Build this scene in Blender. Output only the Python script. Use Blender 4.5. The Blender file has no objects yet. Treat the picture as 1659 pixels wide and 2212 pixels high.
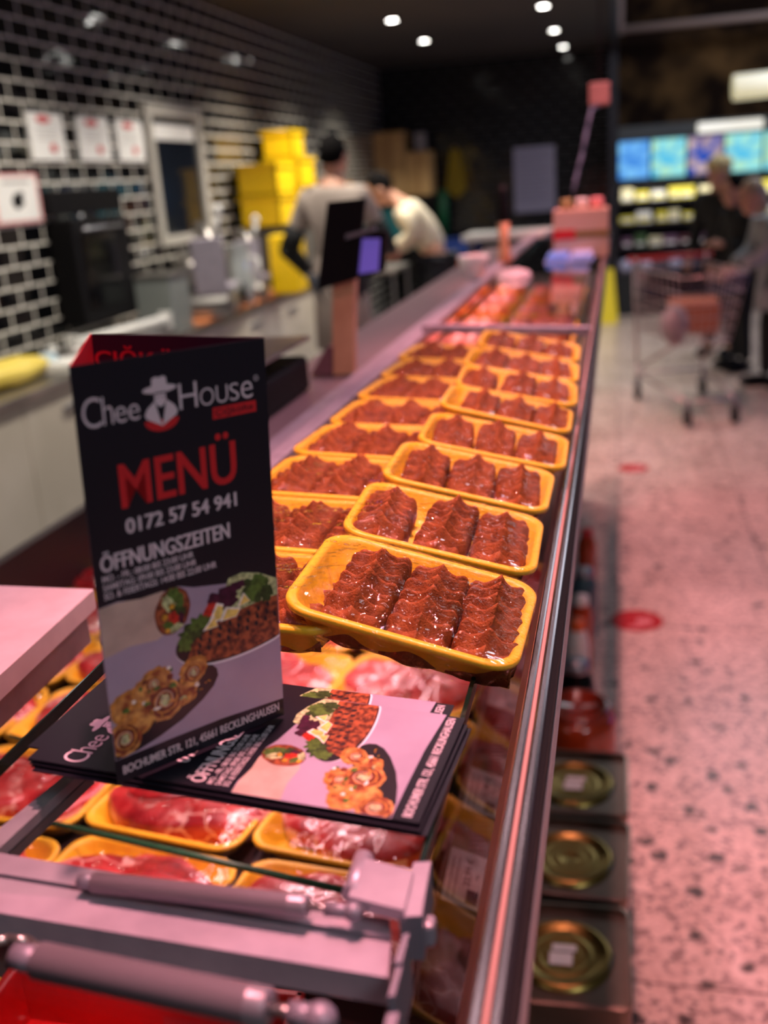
import bpy, bmesh, math, random
from mathutils import Vector, Matrix, Euler, noise
random.seed(7)
sc = bpy.context.scene
C = sc.collection
R = math.radians
PI = math.pi

# ------------------------------------------------------------------ camera
CAMZ = 1.65
AX = Vector((0.97467648, 0.2124863, -0.06968026))      # image right in world (X, Y, Z)
AY = Vector((0.00098592, -0.31568192, -0.94886456))    # image down
AZ = Vector((-0.22361751, 0.92476727, -0.30789723))    # view direction
cd = bpy.data.cameras.new('camera'); cam = bpy.data.objects.new('camera', cd); C.objects.link(cam)
m = Matrix.Identity(4)
for i in range(3):
    m[i][0] = AX[i]; m[i][1] = -AY[i]; m[i][2] = -AZ[i]
m[0][3], m[1][3], m[2][3] = 0, 0, CAMZ
cam.matrix_world = m
cd.sensor_fit = 'VERTICAL'; cd.sensor_height = 36; cd.sensor_width = 27
cd.lens = 36 * 2200 / 2212
cd.clip_start = 0.02; cd.clip_end = 60
cd.dof.use_dof = True; cd.dof.focus_distance = 0.66; cd.dof.aperture_fstop = 4.6
sc.camera = cam
FOC = 2200.

def at(x, y, z=None, X=None, Y=None):
    d = AX * ((x - 829.5) / FOC) + AY * ((y - 1106) / FOC) + AZ
    s = (z - CAMZ) / d.z if z is not None else (X / d.x if X is not None else Y / d.y)
    return Vector((d.x * s, d.y * s, d.z * s + CAMZ))

# ------------------------------------------------------------------ world, exposure, lights
sc.view_settings.view_transform = 'Standard'; sc.view_settings.look = 'None'
sc.view_settings.gamma = 1; sc.view_settings.use_curve_mapping = False
sc.view_settings.exposure = 0.0
w = bpy.data.worlds.new('world'); sc.world = w; w.use_nodes = True
w.node_tree.nodes['Background'].inputs[0].default_value = (0.9, 0.8, 0.85, 1)
w.node_tree.nodes['Background'].inputs[1].default_value = 0.045
PINK = (1.0, 0.42, 0.56)
SALMON = (1.0, 0.36, 0.37)
WARM = (1.0, 0.93, 0.82)

def light(kind, loc, energy, col, target=None, size=0.03, cone=70, blend=0.6, sy=None):
    l = bpy.data.lights.new('lamp_light', kind); l.energy = energy; l.color = col
    if kind == 'AREA':
        l.shape = 'RECTANGLE'; l.size = size; l.size_y = sy or size
    else:
        l.shadow_soft_size = size
    if kind == 'SPOT':
        l.spot_size = R(cone); l.spot_blend = blend
    o = bpy.data.objects.new('lamp_light', l); C.objects.link(o); o.location = loc
    if target is not None:
        o.rotation_euler = (Vector(target) - Vector(loc)).to_track_quat('-Z', 'Y').to_euler()
    return o

for y in (0.5, 1.1, 1.8, 2.6, 3.4, 4.4):                  # meat lamps over the counter
    light('SPOT', (-0.32, y, 2.85), 28 if y < 3 else 17, PINK, (-0.30, y + 0.1, 1.3), 0.04, 75, 0.7)
for y in (0.6, 2.0, 3.4, 4.8, 6.2):                        # tinted spots that light the aisle past the rail
    light('SPOT', (-0.085, y, 2.86), 165, SALMON, (0.75, y + 0.2, 0), 0.03, 74, 0.5)
SPOTS_W = [(-1.8, 3.0), (-1.8, 4.5), (-1.8, 6.0), (-1.8, 7.5), (-1.8, 8.97), (-1.8, 10.47)]
SPOTS_C = [(-0.585, 6.2), (-0.585, 7.65), (-0.585, 9.11), (-0.59, 10.7), (-0.58, 12.16)]
for x, y in SPOTS_W:
    light('SPOT', (x, y, 2.84), 120 if y < 7 else 210, WARM, (x - 0.25, y, 0), 0.045, 120, 0.8)
for x, y in SPOTS_C[:4]:
    light('SPOT', (x, y, 2.84), 16, WARM, (x, y, 0), 0.045, 100, 0.8)
light('AREA', (2.2, 9.6, 4.2), 120, (0.86, 0.9, 1.0), (1.7, 9.6, 0), 2.2, sy=3.5)   # supermarket strip lighting

for y, ln, e, th in ((1.55, 1.35, 8, 24), (3.6, 2.4, 7, -22)):        # strip lamps inside the case, under the rear rail
    o = light('AREA', (-0.445, y, 1.278), e, (1.0, 0.50, 0.56), None, 0.025, sy=ln); o.rotation_euler = (0, R(th), 0)
light('AREA', (0.9, 12.1, 1.40), 4, (1.0, 0.97, 0.88), (0.9, 12.5, 0.9), 1.8, sy=0.06)               # light added to brighten the packs in the far fridge
light('AREA', (1.6, -1.0, 3.4), 22, (0.86, 0.92, 1.0), (-0.1, 0.6, 1.3), 0.9, sy=0.9)               # unseen fill light added behind the camera to brighten the menu front
# ------------------------------------------------------------------ materials
def lin(r, g, b):
    f = lambda c: (c / 255 / 12.92) if c / 255 <= 0.04045 else ((c / 255 + 0.055) / 1.055) ** 2.4
    return (f(r), f(g), f(b), 1)

def mat(name, col, rough=0.5, metal=0.0, emit=None, es=1.0, spec=0.5, trans=0.0, alpha=1.0, coat=0.0, sheen=0):
    M = bpy.data.materials.new(name); M.use_nodes = True
    b = M.node_tree.nodes['Principled BSDF']
    b.inputs['Base Color'].default_value = col if len(col) == 4 else (*col, 1)
    b.inputs['Roughness'].default_value = rough; b.inputs['Metallic'].default_value = metal
    b.inputs['Specular IOR Level'].default_value = spec
    b.inputs['Transmission Weight'].default_value = trans
    b.inputs['Coat Weight'].default_value = coat
    if emit:
        b.inputs['Emission Color'].default_value = emit if len(emit) == 4 else (*emit, 1)
        b.inputs['Emission Strength'].default_value = es
    return M

def N(M, t, **kw):
    n = M.node_tree.nodes.new(t)
    for k, v in kw.items(): setattr(n, k, v)
    return n

def L(M, a, b): M.node_tree.links.new(a, b)

def ramp(M, fac, stops):
    r = N(M, 'ShaderNodeValToRGB'); e = r.color_ramp.elements
    while len(e) < len(stops): e.new(0.5)
    for i, (p, c) in enumerate(stops): e[i].position = p; e[i].color = c if len(c) == 4 else (*c, 1)
    L(M, fac, r.inputs[0]); return r

def noisy(M, c1, c2, scale=10, lo=0.35, hi=0.65, detail=4, bump=0.0, bscale=None, bdist=0.01, kind='NOISE'):
    b = M.node_tree.nodes['Principled BSDF']
    tc = N(M, 'ShaderNodeTexCoord')
    if kind == 'NOISE':
        t = N(M, 'ShaderNodeTexNoise'); t.inputs['Detail'].default_value = detail; out = t.outputs[0]
    else:
        t = N(M, 'ShaderNodeTexVoronoi'); out = t.outputs['Distance']
    t.inputs['Scale'].default_value = scale
    L(M, tc.outputs['Object'], t.inputs['Vector'])
    r = ramp(M, out, [(lo, c1), (hi, c2)]); L(M, r.outputs[0], b.inputs['Base Color'])
    if bump:
        t2 = N(M, 'ShaderNodeTexNoise'); t2.inputs['Scale'].default_value = bscale or scale
        t2.inputs['Detail'].default_value = 5
        L(M, tc.outputs['Object'], t2.inputs['Vector'])
        bp = N(M, 'ShaderNodeBump'); bp.inputs['Strength'].default_value = bump; bp.inputs['Distance'].default_value = bdist
        L(M, t2.outputs[0], bp.inputs['Height']); L(M, bp.outputs[0], b.inputs['Normal'])
    return M

def clear(name, tint=(1, 1, 1, 1), rough=0.03, ior=1.45, bump=0.0, bscale=60, stretch=None, gcol=(1, 1, 1, 1), haze=0.0, k=1.0, bd=0.012):
    """thin clear sheet: transparent with a fresnel gloss (and a little milky haze)"""
    M = bpy.data.materials.new(name); M.use_nodes = True; nt = M.node_tree
    for n in list(nt.nodes): nt.nodes.remove(n)
    out = N(M, 'ShaderNodeOutputMaterial'); mx = N(M, 'ShaderNodeMixShader')
    tr = N(M, 'ShaderNodeBsdfTransparent'); gl = N(M, 'ShaderNodeBsdfGlossy'); fr = N(M, 'ShaderNodeLayerWeight')
    tr.inputs[0].default_value = tint; gl.inputs[0].default_value = gcol; gl.inputs['Roughness'].default_value = rough
    f0 = ((ior - 1) / (ior + 1)) ** 2                        # Schlick reflectance, the same from both sides
    pw = N(M, 'ShaderNodeMath', operation='POWER'); pw.inputs[1].default_value = 5; L(M, fr.outputs['Facing'], pw.inputs[0])
    ma = N(M, 'ShaderNodeMath', operation='MULTIPLY_ADD'); ma.inputs[1].default_value = (1 - f0) * k; ma.inputs[2].default_value = f0
    L(M, pw.outputs[0], ma.inputs[0]); L(M, ma.outputs[0], mx.inputs[0]); L(M, tr.outputs[0], mx.inputs[1]); L(M, gl.outputs[0], mx.inputs[2])
    last = mx
    if haze:
        df = N(M, 'ShaderNodeBsdfDiffuse'); df.inputs[0].default_value = (0.9, 0.9, 0.9, 1)
        m2 = N(M, 'ShaderNodeMixShader'); m2.inputs[0].default_value = haze
        L(M, mx.outputs[0], m2.inputs[1]); L(M, df.outputs[0], m2.inputs[2]); last = m2
    L(M, last.outputs[0], out.inputs[0])
    if bump:
        tc = N(M, 'ShaderNodeTexCoord'); mp = N(M, 'ShaderNodeMapping'); t = N(M, 'ShaderNodeTexNoise')
        if stretch: mp.inputs['Scale'].default_value = stretch
        t.inputs['Scale'].default_value = bscale; t.inputs['Detail'].default_value = 2
        L(M, tc.outputs['Object'], mp.inputs[0]); L(M, mp.outputs[0], t.inputs['Vector'])
        bp = N(M, 'ShaderNodeBump'); bp.inputs['Strength'].default_value = bump; bp.inputs['Distance'].default_value = bd
        L(M, t.outputs[0], bp.inputs['Height']); L(M, bp.outputs[0], gl.inputs['Normal']); L(M, bp.outputs[0], fr.inputs['Normal'])
    return M

def brick_wall(name, axis, brick, mortar, bw=0.2, rh=0.0925, ms=0.011, br=0.1, off=0.5, mr=0.6):
    M = mat(name, brick); b = M.node_tree.nodes['Principled BSDF']
    tc = N(M, 'ShaderNodeTexCoord'); sp = N(M, 'ShaderNodeSeparateXYZ'); cb = N(M, 'ShaderNodeCombineXYZ')
    L(M, tc.outputs['Object'], sp.inputs[0]); L(M, sp.outputs[1 if axis == 'Y' else 0], cb.inputs[0]); L(M, sp.outputs[2], cb.inputs[1])
    t = N(M, 'ShaderNodeTexBrick'); t.offset = off
    L(M, cb.outputs[0], t.inputs['Vector'])
    for k, v in (('Scale', 1.0), ('Brick Width', bw), ('Row Height', rh), ('Mortar Size', ms), ('Mortar Smooth', 0.1), ('Bias', 0.0)):
        t.inputs[k].default_value = v
    t.inputs['Color1'].default_value = brick; t.inputs['Color2'].default_value = brick; t.inputs['Mortar'].default_value = mortar
    L(M, t.outputs['Color'], b.inputs['Base Color'])
    r = ramp(M, t.outputs['Fac'], [(0.0, (br, br, br, 1)), (1.0, (mr, mr, mr, 1))]); L(M, r.outputs[0], b.inputs['Roughness'])
    nz = N(M, 'ShaderNodeTexNoise'); nz.inputs['Scale'].default_value = 4; L(M, tc.outputs['Object'], nz.inputs['Vector'])
    bp = N(M, 'ShaderNodeBump'); bp.inputs['Strength'].default_value = 0.3; bp.inputs['Distance'].default_value = 0.02
    L(M, nz.outputs[0], bp.inputs['Height']); L(M, bp.outputs[0], b.inputs['Normal'])
    return M

M_YEL = noisy(mat('foam_yellow', lin(240, 180, 40), 0.42), lin(240, 192, 40), lin(246, 202, 52), 300, bump=0.25, bscale=900, bdist=0.0006)
M_KOF = mat('kofte', lin(140, 70, 50), 0.65, spec=0.25)
def _kofte(M):
    b = M.node_tree.nodes['Principled BSDF']; tc = N(M, 'ShaderNodeTexCoord')
    n1 = N(M, 'ShaderNodeTexNoise'); n1.inputs['Scale'].default_value = 120; n1.inputs['Detail'].default_value = 6
    L(M, tc.outputs['Object'], n1.inputs['Vector'])
    r1 = ramp(M, n1.outputs[0], [(0.3, lin(116, 60, 28)), (0.6, lin(152, 84, 42)), (0.8, lin(172, 102, 54))])
    v = N(M, 'ShaderNodeTexVoronoi'); v.inputs['Scale'].default_value = 420; L(M, tc.outputs['Object'], v.inputs['Vector'])
    r2 = ramp(M, v.outputs['Distance'], [(0.06, (0.25, 0.22, 0.22, 1)), (0.2, (1, 1, 1, 1))])
    mx = N(M, 'ShaderNodeMix', data_type='RGBA', blend_type='MULTIPLY'); mx.inputs[0].default_value = 0.8
    L(M, r1.outputs[0], mx.inputs[6]); L(M, r2.outputs[0], mx.inputs[7]); L(M, mx.outputs[2], b.inputs['Base Color'])
    bp = N(M, 'ShaderNodeBump'); bp.inputs['Strength'].default_value = 0.7; bp.inputs['Distance'].default_value = 0.0012
    n2 = N(M, 'ShaderNodeTexNoise'); n2.inputs['Scale'].default_value = 500; n2.inputs['Detail'].default_value = 5
    L(M, tc.outputs['Object'], n2.inputs['Vector']); L(M, n2.outputs[0], bp.inputs['Height']); L(M, bp.outputs[0], b.inputs['Normal'])
_kofte(M_KOF)
M_FILM = clear('cling_film', (0.985, 0.985, 0.985, 1), 0.04, 1.40, 0.8, 60, k=0.45)
M_FILMW = clear('cling_film_wrinkled', (0.97, 0.97, 0.97, 1), 0.05, 1.5, 0.9, 60, (1, 6, 1), k=0.6)
M_GLASS = clear('clear_glass', (0.93, 0.96, 0.94, 1), 0.015, 1.35)
M_FGLASS = clear('front_glass', (0.60, 0.57, 0.56, 1), 0.02, 1.40, k=0.12)  # dark tint put in to shade the floor below from the lamps
M_GEDGE = mat('glass_edge_green', lin(14, 34, 26), 0.15, spec=0.6)
M_ALU = noisy(mat('brushed_aluminium', lin(180, 172, 180), 0.4, 0.4), lin(172, 163, 176), lin(190, 180, 192), 40)
M_RAIL = mat('rail_steel', lin(150, 146, 150), 0.22, 0.95)
M_ALUD = mat('aluminium_dark', lin(150, 150, 155), 0.4, 0.8)  # darker aluminium for small fittings
M_ALUG = mat('grey_painted_metal', lin(140, 136, 148), 0.45, 0.3)
M_STEEL = noisy(mat('stainless', lin(170, 165, 160), 0.3, 0.9), lin(150, 146, 142), lin(190, 184, 178), 6)
M_STEELM = mat('mirror_steel', lin(120, 105, 100), 0.12, 1.0)
M_BLACK = mat('black_plastic', lin(12, 10, 12), 0.6, spec=0.15)
M_BLACKG = mat('black_gloss', lin(8, 8, 10), 0.1)
M_RUB = mat('rubber', lin(24, 22, 24), 0.8)
M_WHITE = mat('white_plastic', lin(225, 222, 216), 0.5)
M_BOARD = noisy(mat('cutting_board', lin(240, 232, 230), 0.6), lin(206, 190, 192), lin(218, 202, 204), 30)
M_WOOD = noisy(mat('wood_post', lin(205, 140, 90), 0.55), lin(196, 142, 104), lin(218, 166, 126), 12)
M_OBOARD = mat('orange_board', lin(226, 140, 90), 0.5)
M_RED = mat('red_plastic', lin(205, 22, 26), 0.4)
M_ORANGE = mat('orange_plastic', lin(225, 95, 25), 0.5)
M_BLUE = mat('blue_plastic', lin(20, 50, 120), 0.5)
M_TEAL = mat('teal_plastic', lin(20, 105, 110), 0.5)
M_CYEL = mat('crate_yellow', lin(250, 205, 10), 0.42)
M_CARD = noisy(mat('cardboard', lin(196, 156, 100), 0.8), lin(186, 146, 92), lin(204, 164, 108), 5)
M_SKIN = mat('skin', lin(205, 150, 125), 0.55)
M_PAPER = mat('paper_white', lin(235, 232, 226), 0.7)
M_PBLACK = mat('print_black', lin(26, 24, 34), 0.3, spec=0.5)
M_PWHITE = mat('print_white', lin(214, 200, 208), 0.4)
M_PRED = mat('print_red', lin(205, 38, 44), 0.35)
M_PGREY = noisy(mat('print_photo_grey', lin(214, 208, 220), 0.35), lin(164, 150, 172), lin(178, 164, 186), 18)

# ------------------------------------------------------------------ mesh helpers
def nb(): return bmesh.new()

def box(bm, x0, x1, y0, y1, z0, z1, mi=0, bev=0.0, rot=None):
    vs = [bm.verts.new((x, y, z)) for z in (z0, z1) for y in (y0, y1) for x in (x0, x1)]
    fs = [(0, 2, 3, 1), (4, 5, 7, 6), (0, 1, 5, 4), (2, 6, 7, 3), (0, 4, 6, 2), (1, 3, 7, 5)]
    F = [bm.faces.new([vs[i] for i in f]) for f in fs]
    for f in F: f.material_index = mi
    if bev > 0:
        es = list({e for f in F for e in f.edges})
        r = bmesh.ops.bevel(bm, geom=es, offset=bev, segments=2, affect='EDGES', profile=0.5)
        for f in r['faces']: f.material_index = mi
    return vs

def tube(bm, p0, p1, r0, r1=None, seg=16, mi=0, caps=True):
    r1 = r0 if r1 is None else r1
    p0, p1 = Vector(p0), Vector(p1); d = (p1 - p0)
    if d.length < 1e-9: return
    q = d.to_track_quat('Z', 'Y')
    a = [bm.verts.new(p0 + q @ Vector((math.cos(2*PI*i/seg)*r0, math.sin(2*PI*i/seg)*r0, 0))) for i in range(seg)]
    b = [bm.verts.new(p1 + q @ Vector((math.cos(2*PI*i/seg)*r1, math.sin(2*PI*i/seg)*r1, 0))) for i in range(seg)]
    for i in range(seg):
        f = bm.faces.new((a[i], a[(i+1) % seg], b[(i+1) % seg], b[i])); f.material_index = mi; f.smooth = True
    if caps:
        f = bm.faces.new(a[::-1]); f.material_index = mi
        f = bm.faces.new(b); f.material_index = mi

def path(bm, pts, r, seg=10, mi=0):
    for a, b in zip(pts, pts[1:]): tube(bm, a, b, r, seg=seg, mi=mi)
    for p in pts[1:-1]: ball(bm, p, (r, r, r), 8, 6, mi)

def ball(bm, c, rad, u=16, v=10, mi=0, nz=0.0, ns=5.0, rot=None):
    c = Vector(c); rows = []
    for j in range(v + 1):
        th = PI * j / v; row = []
        n = 1 if j in (0, v) else u
        for i in range(n):
            ph = 2 * PI * i / u
            d = Vector((math.sin(th)*math.cos(ph), math.sin(th)*math.sin(ph), math.cos(th)))
            k = 1 + nz * noise.noise(d * ns + c * 13)
            p = Vector((d.x*rad[0]*k, d.y*rad[1]*k, d.z*rad[2]*k))
            if rot: p = rot @ p
            row.append(bm.verts.new(c + p))
        rows.append(row)
    for j in range(v):
        a, b = rows[j], rows[j+1]
        for i in range(u):
            if len(a) == 1: f = bm.faces.new((a[0], b[i], b[(i+1) % u]))
            elif len(b) == 1: f = bm.faces.new((a[i], b[0], a[(i+1) % u]))
            else: f = bm.faces.new((a[i], b[i], b[(i+1) % u], a[(i+1) % u]))
            f.smooth = True; f.material_index = mi

def lathe(bm, prof, c=(0, 0, 0), seg=32, mi=0, ax='Z', smooth=True):
    c = Vector(c); rows = []
    for r, z in prof:
        if r < 1e-6: rows.append([bm.verts.new(c + Vector((0, 0, z)))])
        else: rows.append([bm.verts.new(c + Vector((r*math.cos(2*PI*i/seg), r*math.sin(2*PI*i/seg), z))) for i in range(seg)])
    for a, b in zip(rows, rows[1:]):
        for i in range(seg):
            if len(a) == 1 and len(b) == 1: continue
            if len(a) == 1: f = bm.faces.new((a[0], b[i], b[(i+1) % seg]))
            elif len(b) == 1: f = bm.faces.new((a[i], b[0], a[(i+1) % seg]))
            else: f = bm.faces.new((a[i], a[(i+1) % seg], b[(i+1) % seg], b[i]))
            f.smooth = smooth; f.material_index = mi

def prism(bm, pts, dz, mi=0):
    """polygon pts (3D, any plane) extruded by vector dz"""
    dz = Vector(dz); a = [bm.verts.new(Vector(p)) for p in pts]; b = [bm.verts.new(Vector(p) + dz) for p in pts]
    n = len(pts)
    fs = [bm.faces.new(a[::-1]), bm.faces.new(b)] + [bm.faces.new((a[i], a[(i+1) % n], b[(i+1) % n], b[i])) for i in range(n)]
    for f in fs: f.material_index = mi

def obj(name, bm, mats, parent=None, loc=None, rot=None, norm=True):
    if norm: bmesh.ops.recalc_face_normals(bm, faces=bm.faces)
    me = bpy.data.meshes.new(name); bm.to_mesh(me); bm.free()
    for mm in (mats if isinstance(mats, (list, tuple)) else [mats]): me.materials.append(mm)
    o = bpy.data.objects.new(name, me); C.objects.link(o)
    if parent: o.parent = parent
    if loc is not None: o.location = loc
    if rot is not None: o.rotation_euler = rot
    return o

def tag(o, label, cat, group=None, kind=None):
    o['label'] = label; o['category'] = cat
    if group: o['group'] = group
    if kind: o['kind'] = kind
    return o

def thing(name, label, cat, loc=(0, 0, 0), rot=(0, 0, 0), group=None):
    o = bpy.data.objects.new(name, None); C.objects.link(o); o.empty_display_size = 0.05
    o.location = loc; o.rotation_euler = rot
    return tag(o, label, cat, group)

def struct(o): o['kind'] = 'structure'; return o

def dup(root, loc, rot, label, group=None, skip=()):
    r = root.copy(); C.objects.link(r); r.location = loc; r.rotation_euler = rot; r['label'] = label
    if group: r['group'] = group
    for ch in list(root.children):
        if ch.name.split('.')[0] in skip: continue
        c = ch.copy(); C.objects.link(c); c.parent = r
        for g in ch.children:
            d = g.copy(); C.objects.link(d); d.parent = c
    return r

def text_mesh(s, w=None, h=None, bold=0.0, shear=0.0, spacing=1.0):
    """flat text as mesh data with its lower-left ink corner at 0,0 scaled to w x h"""
    cu = bpy.data.curves.new('lettering', 'FONT'); cu.body = s; cu.size = 1; cu.offset = bold; cu.shear = shear
    cu.space_character = spacing; cu.resolution_u = 4; cu.fill_mode = 'FRONT'
    o = bpy.data.objects.new('lettering', cu); C.objects.link(o)
    dg = bpy.context.evaluated_depsgraph_get(); me = bpy.data.meshes.new_from_object(o.evaluated_get(dg))
    bpy.data.objects.remove(o); bpy.data.curves.remove(cu)
    xs = [v.co.x for v in me.vertices]; ys = [v.co.y for v in me.vertices]
    x0, x1, y0, y1 = min(xs), max(xs), min(ys), max(ys)
    sx = w / (x1 - x0) if w else None; sy = h / (y1 - y0) if h else None
    sx = sx or sy; sy = sy or sx
    for v in me.vertices: v.co = Vector(((v.co.x - x0) * sx, (v.co.y - y0) * sy, 0))
    return me

def add_text(bm, s, x, y, z, w=None, h=None, bold=0.0, mi=0, rot=0.0, shear=0.0, M4=None, spacing=1.0):
    me = text_mesh(s, w, h, max(min(bold, 0.010), -0.012), shear, spacing)
    if bold > 0.012:
        e = (bold - 0.010) * (h or 0.01) * 0.62
        for q in (-1, 1): add_text(bm, s, x + q*e*math.cos(rot), y + q*e*math.sin(rot), z + q*0.0000015, w, h, 0.010, mi, rot, shear, M4, spacing)
    T = Matrix.Translation((x, y, z)) @ Matrix.Rotation(rot, 4, 'Z')
    if M4 is not None: T = M4 @ T
    n0 = len(bm.verts); vs = [bm.verts.new(T @ v.co) for v in me.vertices]
    for p in me.polygons:
        try:
            f = bm.faces.new([vs[i] for i in p.vertices]); f.material_index = mi
        except ValueError: pass
    bpy.data.meshes.remove(me)

# ------------------------------------------------------------------ setting
FLOORM = mat('terrazzo', lin(200, 170, 155), 0.3, spec=0.4)
def _floor(M):
    b = M.node_tree.nodes['Principled BSDF']; tc = N(M, 'ShaderNodeTexCoord')
    v = N(M, 'ShaderNodeTexVoronoi'); v.inputs['Scale'].default_value = 26; L(M, tc.outputs['Object'], v.inputs['Vector'])
    r = ramp(M, v.outputs['Distance'], [(0.10, lin(70, 58, 58)), (0.2, (1, 1, 1, 1))])
    v3 = N(M, 'ShaderNodeTexVoronoi'); v3.inputs['Scale'].default_value = 70; L(M, tc.outputs['Object'], v3.inputs['Vector'])
    r3 = ramp(M, v3.outputs['Color'], [(0.2, lin(150, 130, 124)), (0.5, lin(205, 182, 170)), (0.8, lin(222, 202, 190))])
    n = N(M, 'ShaderNodeTexNoise'); n.inputs['Scale'].default_value = 3; n.inputs['Detail'].default_value = 6; L(M, tc.outputs['Object'], n.inputs['Vector'])
    rn = ramp(M, n.outputs[0], [(0.3, lin(225, 220, 218)), (0.7, (1, 1, 1, 1))])
    a = N(M, 'ShaderNodeMix', data_type='RGBA', blend_type='MULTIPLY'); a.inputs[0].default_value = 0.85
    c = N(M, 'ShaderNodeMix', data_type='RGBA', blend_type='MULTIPLY'); c.inputs[0].default_value = 1
    L(M, r3.outputs[0], a.inputs[6]); L(M, r.outputs[0], a.inputs[7]); L(M, a.outputs[2], c.inputs[6]); L(M, rn.outputs[0], c.inputs[7])
    v9 = N(M, 'ShaderNodeTexVoronoi'); v9.inputs['Scale'].default_value = 11; v9.inputs['Randomness'].default_value = 1
    nd = N(M, 'ShaderNodeTexNoise'); nd.inputs['Scale'].default_value = 40; L(M, tc.outputs['Object'], nd.inputs['Vector'])
    ad = N(M, 'ShaderNodeMix', data_type='RGBA'); ad.inputs[0].default_value = 0.03; L(M, tc.outputs['Object'], ad.inputs[6]); L(M, nd.outputs['Color'], ad.inputs[7]); L(M, ad.outputs[2], v9.inputs['Vector'])
    r9 = ramp(M, v9.outputs['Distance'], [(0.15, lin(60, 52, 54)), (0.24, (1, 1, 1, 1))])
    c9 = N(M, 'ShaderNodeMix', data_type='RGBA', blend_type='MULTIPLY'); c9.inputs[0].default_value = 0.9; L(M, c.outputs[2], c9.inputs[6]); L(M, r9.outputs[0], c9.inputs[7]); c = c9
    t = N(M, 'ShaderNodeTexBrick'); t.offset = 0
    L(M, tc.outputs['Object'], t.inputs['Vector'])
    for k, vv in (('Scale', 1.0), ('Brick Width', 0.6), ('Row Height', 0.6), ('Mortar Size', 0.004)): t.inputs[k].default_value = vv
    for k in ('Color1', 'Color2'): t.inputs[k].default_value = (1, 1, 1, 1)
    t.inputs['Mortar'].default_value = lin(170, 160, 160)
    d = N(M, 'ShaderNodeMix', data_type='RGBA', blend_type='MULTIPLY'); d.inputs[0].default_value = 1
    L(M, c.outputs[2], d.inputs[6]); L(M, t.outputs['Color'], d.inputs[7]); L(M, d.outputs[2], b.inputs['Base Color'])
_floor(FLOORM)
bm = nb(); box(bm, -3.2, 5.0, -1.2, 13.0, -0.1, 0.0); struct(obj('floor', bm, FLOORM))
bm = nb(); box(bm, -2.75, -1.0, -0.5, 12.7, 0.0, 0.15)
struct(obj('floor', bm, mat('staff_floor', lin(95, 88, 92), 0.4)))
bm = nb(); box(bm, -2.9, -2.75, -0.5, 12.9, 0, 2.9)
struct(obj('wall_left', bm, brick_wall('tiles_left', 'Y', lin(9, 9, 11), lin(225, 218, 205), 0.2, 0.0925, 0.006, br=0.06)))
bm = nb(); box(bm, -2.75, 0.0, 12.7, 12.85, 0, 2.9)
struct(obj('wall_back', bm, brick_wall('tiles_back', 'X', lin(10, 10, 13), lin(44, 44, 50), 0.2, 0.0925, 0.010)))
bm = nb(); box(bm, 0.0, 5.0, 12.9, 13.0, 0, 5.2)
M_BROWN = noisy(mat('dark_brown_wall', lin(40, 28, 22), 0.8, spec=0.1), lin(26, 14, 8), lin(110, 82, 50), 2.2, 0.45, 0.8)
struct(obj('wall_right', bm, M_BROWN))
bm = nb(); box(bm, -2.9, 0.0, -0.5, 12.85, 2.9, 2.98)
struct(obj('ceiling', bm, noisy(mat('ceiling_dark', lin(52, 47, 48), 0.7), lin(46, 41, 42), lin(58, 52, 52), 0.6)))
bm = nb(); box(bm, -0.10, -0.01, 12.1, 12.7, 0, 2.9); box(bm, -0.06, 0.0, 2.2, 12.7, 2.82, 3.6)
struct(obj('trim_1', bm, mat('pillar_dark', lin(30, 28, 36), 0.5)))
bm = nb(); box(bm, 0.0, 5.0, 2.2, 13.0, 5.2, 5.25); struct(obj('ceiling', bm, M_BLACK))
bm = nb(); tube(bm, (0.02, 12.5, 3.04), (4.5, 12.5, 3.04), 0.04); tube(bm, (0.02, 12.5, 3.0), (0.02, 12.5, 5.15), 0.04)
struct(obj('trim_2', bm, mat('pale_pipe', lin(165, 145, 140), 0.5)))

# ------------------------------------------------------------------ service counter (long glass meat case)
TILT = R(3.0)
def gz(x): return 1.357 - math.tan(TILT) * x
counter = thing('meat_counter', 'long refrigerated glass meat counter with aluminium front rail running to the back wall', 'counter', (-0.4, 0, 0))
def cpart(name, bm, mats, parent=None):
    o = obj(name, bm, mats); o.parent = parent or counter
    if parent is None: o.matrix_parent_inverse = Matrix.Translation((0.4, 0, 0))
    return o
Y0, Y1 = 0.18, 5.2
bm = nb()
box(bm, -0.0530, -0.0475, Y0, Y1, 1.338, 1.3605, bev=0.0015)
box(bm, -0.0455, -0.0393, Y0, Y1, 1.336, 1.3615, bev=0.002)
cpart('front_rail', bm, M_RAIL)
bm = nb(); box(bm, -0.0475, -0.0455, Y0, Y1, 1.338, 1.3588); cpart('rail_reflection_strip', bm, mat('rail_reflection_strip', lin(190, 150, 140), 0.4, 0.2))  # salmon strip paints in the pink reflection along the rail
bm = nb(); box(bm, -0.0393, -0.0362, Y0, Y1, 1.33, 1.358); cpart('rail_gasket', bm, M_BLACK)
bm = nb(); box(bm, -0.0362, -0.0352, Y0, Y1, 1.325, 1.345); cpart('rail_lip', bm, M_ALUD)
bm = nb(); prism(bm, [(-0.052, Y0, 1.34), (-0.052, Y1, 1.34), (-0.205, Y1, 0.93), (-0.205, Y0, 0.93)], (0.005, 0, 0)); cpart('front_glass', bm, M_FGLASS)
bm = nb(); prism(bm, [(-0.0545, Y0, 1.335), (-0.0545, Y1, 1.335), (-0.0685, Y1, 1.298), (-0.0685, Y0, 1.298)], (0.0012, 0, 0)); cpart('light_block_band', bm, mat('band_dark_brown', lin(44, 34, 38), 0.5, spec=0.2))  # opaque band added to stop lamp light reaching the floor strip
bm = nb(); box(bm, -1.02, -0.222, Y0, Y1, 0.0, 0.905); cpart('front_panel', bm, M_STEELM)
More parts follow.
